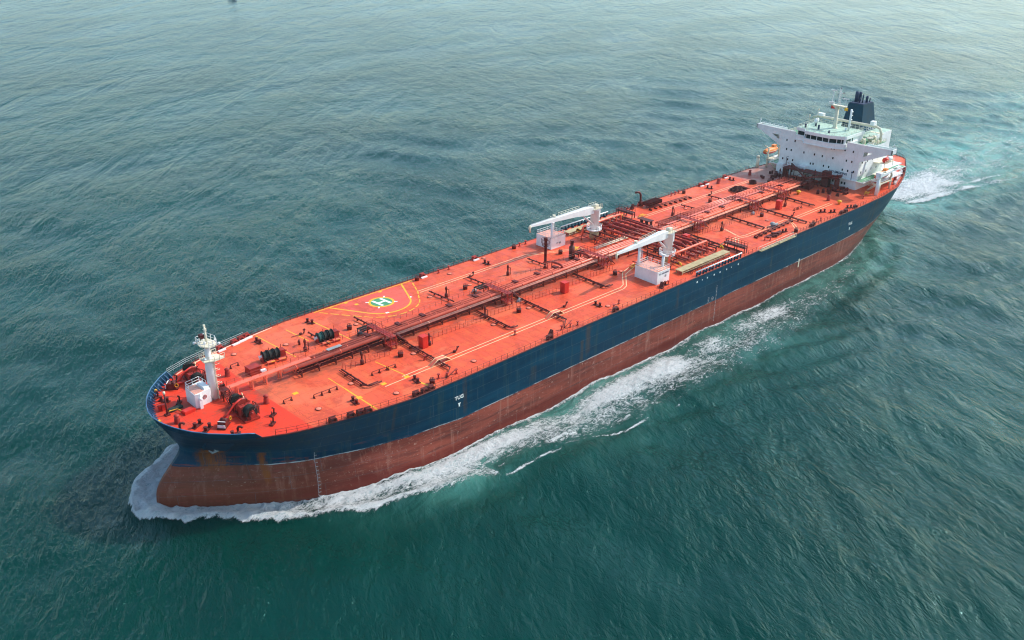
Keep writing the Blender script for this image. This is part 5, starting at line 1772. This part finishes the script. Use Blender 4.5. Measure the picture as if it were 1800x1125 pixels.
for sg in (1, -1):
    dv = empty('davit_set', tanker)
    for x in (42.6, 35.2):
        add('davit_arm', davit(sg, x), 'cream', dv)
    m = MB(); m.box(34.8, 43, min(sg * 20.8, sg * 21.2), max(sg * 20.8, sg * 21.2), 19.6, 19.9); m.lathe([(.45, -.6), (.45, .6)], 38.9, sg * 18.4, 21.0, 12, 'X'); m.cb(38.9, sg * 18.4, 20.2, 1.2, 1.0, .5)
    m.box(34.5, 43.3, min(sg * 18.0, sg * 20.4), max(sg * 18.0, sg * 20.4), 22.6 if sg > 0 else 20.0, 22.72 if sg > 0 else 20.1)
    add('davit_platform', m, 'cream', dv)
# long crane beam beside the port boat
m = MB(); m.tube([(45.2, 21.4, zd(21)), (45.0, 21.4, zd(21) + 5.6)], [.6, .5], 12); m.extr([(46.4, 20.9, 22.3), (46.4, 20.9, 23.3), (31.0, 20.9, 23.9), (31.0, 20.9, 23.5)], (0, 1.0, 0)); m.cb(45.0, 21.4, 23.2, 1.8, 1.8, 1.0)
add('provision_crane', m, 'white', tanker)


def lifeboat(loc, rz, label):
    e = tag(empty('lifeboat', None, loc, rz), label, 'lifeboat', 'lifeboats hung in davits beside the white house')
    m = MB()
    n = 14; ring = []
    for i in range(n + 1):
        f = i / n
        x = -3.9 + 7.8 * f
        w_ = 1.35 * math.sin(math.pi * min(1, max(0, .06 + .88 * f))) ** .45
        h = 1.0 * math.sin(math.pi * min(1, max(0, .05 + .9 * f))) ** .3
        sec = []
        for j in range(16):
            a = 2 * math.pi * j / 16
            yy, zz = math.cos(a), math.sin(a)
            sec.append((x, yy * w_, (zz * 1.15 * h if zz > 0 else zz * 1.05 * h)))
        ring.append(sec)
    k0 = 0
    for s_ in ring:
        m.v += s_
    up, dn = MB(), MB()
    up.v = list(m.v); dn.v = list(m.v)
    for i in range(n):
        for j in range(16):
            q = (i * 16 + j, i * 16 + (j + 1) % 16, (i + 1) * 16 + (j + 1) % 16, (i + 1) * 16 + j)
            (up if j < 8 else dn).face(q, True)
    up.face([j for j in range(0, 9)]); up.face([n * 16 + j for j in reversed(range(0, 9))])
    dn.face([j % 16 for j in range(8, 17)]); dn.face([n * 16 + j % 16 for j in reversed(range(8, 17))])
    add('canopy', up, 'orange', e); add('boat_hull', dn, 'brightred', e)
    m = MB().box(-2.9, -1.2, -.6, .6, 1.1, 1.75); add('steering_tower', m, 'orange', e)
    m = MB()
    for i in range(n):
        a_, b_ = ring[i], ring[i + 1]
        for s0, s1 in ((0, 0), (8, 8)):
            m.tube([a_[s0], b_[s1]], .07, 5)
    add('rubbing_strake', m, 'cream', e)
    return e


lifeboat((38.9, -22.2, 21.9), 0.0, 'orange lifeboat with dark red hull in davits on starboard side of white house')
lifeboat((38.0, 19.0, 21.6), 0.0, 'orange lifeboat under white crane beam on port side, near the stern')
r_ = tag(empty('raft_canister', None, (33.0, 17.6, 25.6)), 'dark red and white raft canister under port bridge wing', 'life raft')
add('red_shell', MB().lathe([(.5, 0), (.8, .15), (.8, 1.9)], 0, 0, 0, 14, 'X'), 'brightred', r_)
add('white_shell', MB().lathe([(.78, -2.6), (.8, -2.3), (.8, 0)], 0, 0, 0, 14, 'X'), 'white', r_)
m = MB(); m.box(29.5, 36, 14.5, 18.6, 24.55, 24.7); m.box(31.9, 32.1, 17, 18.2, 24.7, 24.9); m.box(33.9, 34.1, 17, 18.2, 24.7, 24.9); m.rail([(29.6, 18.5, 24.7), (36, 18.5, 24.7)], 1.0, 1.3, .05, 2); m.tube([(35.6, 18.3, 20.3), (35.6, 18.3, 24.6)], .12, 6); m.tube([(29.9, 18.3, 20.3), (29.9, 18.3, 24.6)], .12, 6)
add('raft_platform', m, 'cream', sup)
m = MB(); m.tube([(44.5, 14.6, 20.3), (44.5, 15.6, 23.5), (44.5, 15.9, 26.5)], [.5, .4, .3], 8); add('side_bracket', m, 'white', sup)


def flag(loc, mat, label, w=1.3, h=1.0):
    m = MB(); n = 8
    for s in (0, 1):
        pass
    for i in range(n + 1):
        f = i / n
        yoff = .16 * math.sin(f * 7)
        for z in (0, -h):
            m.v.append((-f * w * .7 + yoff, f * w * .7, z - .25 * f)); m.v.append((-f * w * .7 + yoff + .03, f * w * .7 + .03, z - .25 * f))
    for i in range(n):
        a = i * 4; b = a + 4
        m.face((a, b, b + 2, a + 2), True); m.face((a + 1, a + 3, b + 3, b + 1), True); m.face((a, a + 1, b + 1, b)); m.face((a + 2, b + 2, b + 3, a + 3))
    m.face((0, 2, 3, 1)); m.face((n * 4, n * 4 + 1, n * 4 + 3, n * 4 + 2))
    o = tag(add('signal_flag', m, mat, None, loc), label, 'flag', 'flags flying from the radar mast')
    return o


flag((38.2, -2.2, 41.0), 'brightred', 'red flag flying from starboard end of the mast yard')
flag((38.2, 2.6, 41.0), 'yellow', 'yellow flag flying from port end of the mast yard')

# heap of old rope and fenders on the after deck
m = MB()
for k in range(70):
    a = random.uniform(0, 6.28); rr_ = 2.6 * math.sqrt(random.random())
    x, y = 74.9 + rr_ * math.cos(a) * 1.25, -11.2 + rr_ * math.sin(a) * .8
    z = zd(y) + .1 + max(0, 1.25 - rr_ * .42) * random.random()
    P = []
    r0 = random.uniform(.3, .9); t0 = random.uniform(0, 6.28); tz = random.uniform(-.5, .5)
    for i in range(9):
        t = t0 + i * .7
        P.append((x + r0 * math.cos(t), y + r0 * math.sin(t), z + .12 + .1 * math.sin(t + tz) + i * .02))
    m.tube(P, random.uniform(.09, .17), 6)
M['heap'] = paint('dark_rope_heap', (0.09, 0.018, 0.016), .6, .85, 2)
tag(add('rope_heap', m, 'heap'), 'heap of dark rope on the after deck beside the starboard pipes', 'rope heap')
m = MB()
for cx_, cy_ in ((64.5, -12.2),):
    for k in range(7):
        m.ring(cx_ + .05 * k, cy_, zd(12) + .1 + .14 * k, 1.15 - .06 * (k % 3), .1, 18, 6)
tag(add('rope_coil', m, 'heap'), 'dark coil of rope on grey worn deck before the white house', 'rope coil')

# small boat far off at the top edge of the view
fb = tag(empty('fishing_boat', None, (-149, -749, 0.1), R(-35)), 'small dark boat far away on the open water', 'boat')
m = MB()
m.prism([(-4, -1.2), (2, -1.3), (4.6, 0), (2, 1.3), (-4, 1.2)], -.4, 1.1); add('boat_hull', m, 'text', fb)
m = MB().box(-2.2, .4, -.8, .8, 1.101, 2.9); add('boat_cabin', m, 'grey', fb)

# ------------------------------------------------------------------ sea
rng = np.random.default_rng(3)
WAVE_DEG, BUMP = 18.0, 0.68
wv = []
for k in range(46):
    lam = 7.0 * (6.0 ** rng.random())
    th = R(rng.normal(200, 26))
    wv.append((2 * math.pi / lam * math.cos(th), 2 * math.pi / lam * math.sin(th), rng.uniform(0, 6.28), 0.0021 * lam ** 1.0, lam))

hbx = np.linspace(-6, 279.6, 600)
hby = np.array([half_breadth(x, 0.3) for x in hbx])


def hb(x):
    return np.interp(x, hbx, hby, left=0.0, right=0.0)


# outer line of the port bow wave, mirrored to starboard for the ridge
bx = np.array([225, 228.5, 236.7, 246.6, 252, 262, 263.7, 268.9, 271, 275, 277.6, 279.4, 282.1, 284.1])
by = np.array([37.2, 35.5, 33.8, 30.6, 28, 21.8, 20.4, 16.0, 14.2, 10.6, 9.2, 6.7, 4.0, 0.7])
sbx = np.array([225, 245, 262, 267.2, 269, 274.4, 278.1, 280.7, 282, 283.3, 284.1])
sby = np.array([38, 29.5, 21.5, 18.0, 17.6, 14.7, 12.6, 9.7, 7.3, 4.4, .7])
c2x = np.array([179.1, 186, 191.5, 196.8, 201.4, 207, 215.7, 225])
c2y = np.array([43.6, 42.4, 42, 41.0, 39.1, 37.6, 36.9, 37.2])


def outer_y(x, port):
    return np.where(port, np.interp(x, bx, by, left=0, right=0), np.interp(x, sbx, sby, left=0, right=0))


def sn(x, y, s, seed):
    """cheap smooth noise, about -1..1"""
    r = np.random.default_rng(seed)
    o = 0
    for _ in range(7):
        a = r.uniform(0, 6.28); f = s * r.uniform(.6, 1.6)
        o = o + np.sin(x * f * math.cos(a) + y * f * math.sin(a) + r.uniform(0, 6.28))
    return o / 3.2


def sea_h(x, y, res):
    h = np.zeros_like(x)
    for kx, ky, ph, a, lam in wv:
        fade = np.clip((lam / np.maximum(res, 1e-3) - 3.0) / 3.0, 0, 1)
        q = kx * x + ky * y + ph
        h += a * fade * (np.sin(q) + .18 * np.sin(2 * q))
    port = y > 0; ay = np.abs(y)
    oy = outer_y(x, port)
    f = np.clip((x - 205) / 30, 0, 1) * (x < 284.5)
    oy2 = np.where(x < 225, np.interp(x, c2x, c2y), oy)
    ridge = np.exp(-((ay - (oy2 - 2.0)) / 1.9) ** 2)
    h += 0.95 * f * ridge * (0.8 + .35 * sn(x, y, .35, 5))
    h -= 0.45 * f * np.exp(-((ay - (oy2 - 5.2)) / 1.8) ** 2) * (x < 266)
    h += .9 * np.exp(-(((x - 281) / 2.6) ** 2 + (ay / 6.5) ** 2))
    # rolling ridges left behind along the side
    d = ay - hb(x)
    h += .28 * np.sin(d * .62 - x * .05) * np.exp(-((d - 12) / 9) ** 2) * (x > 40) * (x < 235)
    h += .35 * np.sin(ay * .55 + x * .12) * np.exp(-(ay / 22) ** 2) * np.clip((-x - 4) / 10, 0, 1) * np.exp(np.minimum(0, (x + 60) / 90))
    h += .30 * np.sin((y - .38 * -x) * .55) * np.exp(-((y - 20 - .32 * -x) / 16) ** 2) * np.clip((-x - 4) / 20, 0, 1) * np.exp(np.minimum(0, (x + 90) / 80))
    h += .22 * np.sin((ay - .34 * (240 - x)) * .7) * np.exp(-((ay - 40 - .12 * (240 - x)) / 13) ** 2) * np.clip((215 - x) / 40, 0, 1) * np.clip((x + 60) / 80, 0, 1)
    return h


def aer_f(x, y):
    port = y > 0; ay = np.abs(y)
    d = ay - hb(x)
    band = np.exp(-np.clip(d - 1, 0, 99) ** 2 / (2 * 7.0 ** 2)) * (d > -3) * np.clip((262 - x) / 25, 0, 1) * (x > -10)
    band *= np.clip(.30 + .75 * (x - 60) / 160, .50, .95)
    band *= .75 + .35 * sn(x, y, .14, 9)
    w = np.where(x < 12, np.exp(-((y - 1) / (13 + .12 * (12 - x))) ** 2), 0) * np.exp(np.minimum(0, (x - 10)) / 320) * np.clip((12 - x) / 14, 0, 1)
    w *= .8 + .3 * sn(x, y, .09, 12)
    side = np.exp(-((ay - (hb(x) + 16)) / 12) ** 2) * .28 * np.clip((220 - x) / 60, 0, 1) * np.clip((x + 90) / 60, 0, 1)
    return np.clip(band + w * 1.7 + side * (.6 + .6 * sn(x, y, .07, 4)), 0, 1)


def axis(lo, hi, step, far, grow=1.16):
    a = list(np.arange(lo, hi + step * .5, step))
    s = step
    while a[-1] < far:
        s *= grow; a.append(a[-1] + s)
    s = step
    while a[0] > -far:
        s *= grow; a.insert(0, a[0] - s)
    return np.array(a)


gx, gy = axis(-180, 325, 1.1, 6000, 1.07), axis(-90, 120, 1.1, 6000, 1.05)
X, Y = np.meshgrid(gx, gy, indexing='ij')
RX = np.gradient(gx)[:, None] * np.ones_like(Y); RY = np.gradient(gy)[None, :] * np.ones_like(X)
Z = sea_h(X, Y, np.maximum(RX, RY))
inside = (np.abs(Y) < hb(X) - 1.5)
Z = np.where(inside, np.minimum(Z, -.3), Z)


def grid_mesh(name, X, Y, Z, keep=None, attrs=()):
    nx, ny = X.shape
    co = np.stack([X, Y, Z], -1).reshape(-1, 3).astype(np.float32)
    idx = np.arange(nx * ny).reshape(nx, ny)
    q = np.stack([idx[:-1, :-1], idx[1:, :-1], idx[1:, 1:], idx[:-1, 1:]], -1).reshape(-1, 4)
    if keep is not None:
        q = q[keep.reshape(-1)]
        used = np.unique(q); mp = np.full(nx * ny, -1); mp[used] = np.arange(len(used))
        q = mp[q]; co = co[used]; attrs = [(n, a.reshape(-1)[used]) for n, a in attrs]
    me = bpy.data.meshes.new(name)
    me.vertices.add(len(co)); me.vertices.foreach_set('co', co.ravel())
    me.loops.add(q.size); me.loops.foreach_set('vertex_index', q.ravel().astype(np.int32))
    me.polygons.add(len(q)); me.polygons.foreach_set('loop_start', np.arange(0, q.size, 4, dtype=np.int32))
    me.polygons.foreach_set('use_smooth', np.ones(len(q), bool))
    for n, a in attrs:
        at = me.attributes.new(n, 'FLOAT', 'POINT'); at.data.foreach_set('value', np.asarray(a, np.float32).ravel())
    me.update(); me.validate()
    return me


me = grid_mesh('sea_water', X, Y, Z, None, [('aer', aer_f(X, Y))])
me.materials.append(water_material())
tag(add('sea', me, None), kind='structure')

# foam: lies on the water where the hull breaks it
fx, fy = np.arange(-230, 288, .55), np.arange(-44, 62, .55)
X, Y = np.meshgrid(fx, fy, indexing='ij')


def foam_d(x, y):
    port = y > 0; ay = np.abs(y)
    h_ = hb(x); d = ay - h_
    oy = outer_y(x, port)
    n1 = sn(x, y, .45, 21); n2 = sn(x, y, 1.3, 22); n3 = sn(x, y, .12, 23)
    edge_ = oy + .7 * n1 + .45 * n2
    # bow: everything between the skin and the outer edge
    bowf = np.clip((x - 252) / 12, 0, 1)
    full = np.clip((edge_ - ay) / .9, 0, 1) * (d > -1.2) * (x < 284.2)
    A = full * bowf * (.95 - .30 * np.clip((ay - h_ - 4) / 5, 0, 1) * (x < 268) + .1 * n1)
    # breaking crest
    cr = np.exp(-((ay - (oy - 1.9 + .5 * n1)) / (1.55 + .35 * n3)) ** 2)
    B = cr * np.clip((x - 206) / 34, 0, 1) * np.clip(.86 + .3 * sn(x, y, .22, 55), 0, 1) * (x < 275) * (.98 + .15 * n1)
    # broken water behind the crest
    lace = np.clip((edge_ - ay) / 2, 0, 1) * (d > 0) * np.clip((x - 205) / 25, 0, 1) * (x < 268) * (.54 + .16 * n1)
    # band along the hull
    bw_ = np.interp(x, [-20, 20, 60, 120, 172, 200, 223, 250, 262], [3, 4, 6, 13, 12.5, 11.2, 5.5, 3.6, 3])
    inn = np.exp(-np.clip((d - bw_ * .52) / (bw_ * .46), -9, 9) ** 2 * 1.2)
    k = np.interp(x, [0, 40, 90, 130, 165, 185, 215, 245, 262], [.15, .24, .46, .62, .82, .95, 1.08, 1.0, .7])
    C = inn * k * (.88 + .28 * n3 + .2 * n1)
    film = np.exp(-np.clip(d, 0, 99) / 1.3) * np.interp(x, [0, 40, 120, 230], [.45, .58, .72, .8])
    halo = np.exp(-((d - bw_ * .8) / (bw_ * .8)) ** 2) * np.interp(x, [20, 80, 150, 215, 240], [.16, .36, .48, .52, .45])
    # thin outlying crests
    yc = np.interp(x, c2x, c2y)
    E_ = np.exp(-((ay - yc - .5 * n1) / .42) ** 2) * (x > 176) * (x < 226) * np.clip(.42 + .6 * sn(x, y * .2, .4, 31), 0, .8)
    E2 = np.exp(-((ay - yc + 3.2 - .5 * n1) / .6) ** 2) * (x > 188) * (x < 224) * np.clip(.2 + .6 * sn(x, y * .2, .30, 33), 0, .8)
    side = (d > -1.0)
    aft = side * (x < 279.4)
    tot = np.maximum.reduce([A, B * side, lace * aft, C * aft, film * aft, halo * aft, E_, E2])
    tot = np.where(port | (x > 250), tot, tot * .8)
    # screw race
    ax_ = -x
    core = np.exp(-((y - 2 - .05 * ax_) / (8.5 + .13 * ax_)) ** 2) * np.clip((ax_ - 2) / 8, 0, 1) * np.exp(-np.clip(ax_ - 30, 0, 999) / 70)
    ed = np.exp(-((y - (8 + .22 * ax_)) / (1.8 + .02 * ax_)) ** 2) * np.clip((ax_ - 3) / 8, 0, 1) * np.exp(-np.clip(ax_ - 24, 0, 999) / 45)
    ed2 = np.exp(-((y + (8 + .2 * ax_)) / 2.2) ** 2) * np.clip((ax_ - 3) / 8, 0, 1) * np.exp(-np.clip(ax_ - 24, 0, 999) / 30)
    race = np.maximum.reduce([core * (.88 + .3 * n3 + .1 * n1), ed * (1.0 + .2 * n1), ed2])
    wide = np.exp(-((y - 2) / (12 + .12 * ax_)) ** 2) * .60 * np.clip((ax_ - 2) / 6, 0, 1) * np.exp(-np.clip(ax_, 0, 999) / 260)
    cre = np.exp(-((y - np.interp(x, [-70, -52], [19, 14.8])) / 1.1) ** 2) * (x < -50) * (x > -72) * .6
    return np.clip(np.maximum.reduce([tot * (x > -4), np.where(x < 0, np.maximum(race, wide), 0), cre]), 0, 1)


F = foam_d(X, Y)
clump = .5 + .5 * sn(X, Y, 1.6, 41)
Z = sea_h(X, Y, np.full_like(X, 1.1)) + .07 + F * np.maximum(.04, .12 + .30 * clump + .14 * sn(X, Y, 3.4, 43)) * np.where(X > 250, 1.5, 1.0)
ins = np.abs(Y) < hb(X) - .9
fm_ = np.maximum.reduce([F[:-1, :-1], F[1:, :-1], F[1:, 1:], F[:-1, 1:]])
keep = (fm_ > .13) & ~(ins[:-1, :-1] & ins[1:, 1:])
me = grid_mesh('wake_foam', X, Y, Z, keep, [('foam', F)])
me.materials.append(foam_material())
tag(add('wake_foam', me, None), kind='stuff')

# ------------------------------------------------------------------ air
HAZE = 0.00006
m = MB().box(-6500, 6500, -6500, 6500, -6.0, 125)
g = bpy.data.materials.new('haze_air'); g.use_nodes = True
t = g.node_tree; t.nodes.clear()
out = t.nodes.new('ShaderNodeOutputMaterial'); vol = t.nodes.new('ShaderNodeVolumePrincipled')
vol.inputs['Color'].default_value = (0.66, 0.95, 0.97, 1); vol.inputs['Density'].default_value = HAZE; vol.inputs['Anisotropy'].default_value = 0.2
t.links.new(vol.outputs[0], out.inputs['Volume'])
if HAZE > 0:
    tag(add('haze', m, g), kind='stuff')

# ------------------------------------------------------------------ light
SUN_AZ, SUN_EL = 159.5, 44.0
w = bpy.data.worlds.new('World'); scene.world = w; w.use_nodes = True
nt = w.node_tree
sky = nt.nodes.new('ShaderNodeTexSky'); sky.sky_type = 'NISHITA'; sky.sun_disc = False
sky.sun_elevation = R(SUN_EL); sky.sun_rotation = R(90 - SUN_AZ); sky.altitude = 50; sky.air_density = 1.0; sky.dust_density = 1.6; sky.ozone_density = 1.0
bg = nt.nodes['Background']; bg.inputs["Strength"].default_value = 0.15
tint = nt.nodes.new('ShaderNodeMix'); tint.data_type = 'RGBA'; tint.blend_type = 'MULTIPLY'; tint.inputs[0].default_value = 1; tint.inputs[7].default_value = (0.88, 1.0, 0.97, 1)
nt.links.new(sky.outputs[0], tint.inputs[6]); nt.links.new(tint.outputs[2], bg.inputs['Color'])
sl = bpy.data.lights.new('sun', 'SUN'); sl.energy = 2.1; sl.angle = R(0.5); sl.color = (1.0, 0.955, 0.89)
so = bpy.data.objects.new('sun', sl); COL.objects.link(so)
sv = Vector((math.cos(R(SUN_EL)) * math.cos(R(SUN_AZ)), math.cos(R(SUN_EL)) * math.sin(R(SUN_AZ)), math.sin(R(SUN_EL))))
so.rotation_euler = sv.to_track_quat('Z', 'Y').to_euler(); so.location = sv * 300 + Vector((140, 0, 0))

# ------------------------------------------------------------------ camera
yaw, pit, rol, F_ = 3.941508, 0.434107, 0.010400, 1659.75
f = Vector((math.cos(pit) * math.cos(yaw), math.cos(pit) * math.sin(yaw), -math.sin(pit)))
r = Vector((math.sin(yaw), -math.cos(yaw), 0)); u = r.cross(f)
c_, s_ = math.cos(rol), math.sin(rol)
r2, u2 = r * c_ + u * s_, u * c_ - r * s_
cd = bpy.data.cameras.new('camera'); co = bpy.data.objects.new('camera', cd); COL.objects.link(co)
co.matrix_world = Matrix(((r2.x, u2.x, -f.x, 333.777), (r2.y, u2.y, -f.y, 150.661), (r2.z, u2.z, -f.z, 107.270), (0, 0, 0, 1)))
cd.sensor_width = 36; cd.lens = F_ / 1800 * 36; cd.clip_start = 1; cd.clip_end = 30000
scene.camera = co
scene.view_settings.view_transform = 'Standard'; scene.view_settings.look = 'None'
scene.view_settings.exposure = 0.9; scene.view_settings.gamma = 1
scene.cycles.use_denoising = True
scene.cycles.denoiser = 'OPENIMAGEDENOISE'
scene.cycles.sample_clamp_indirect = 4.0
scene.cycles.filter_width = 1.15
scene.cycles.max_bounces = 6; scene.cycles.volume_bounces = 1; scene.cycles.transparent_max_bounces = 8
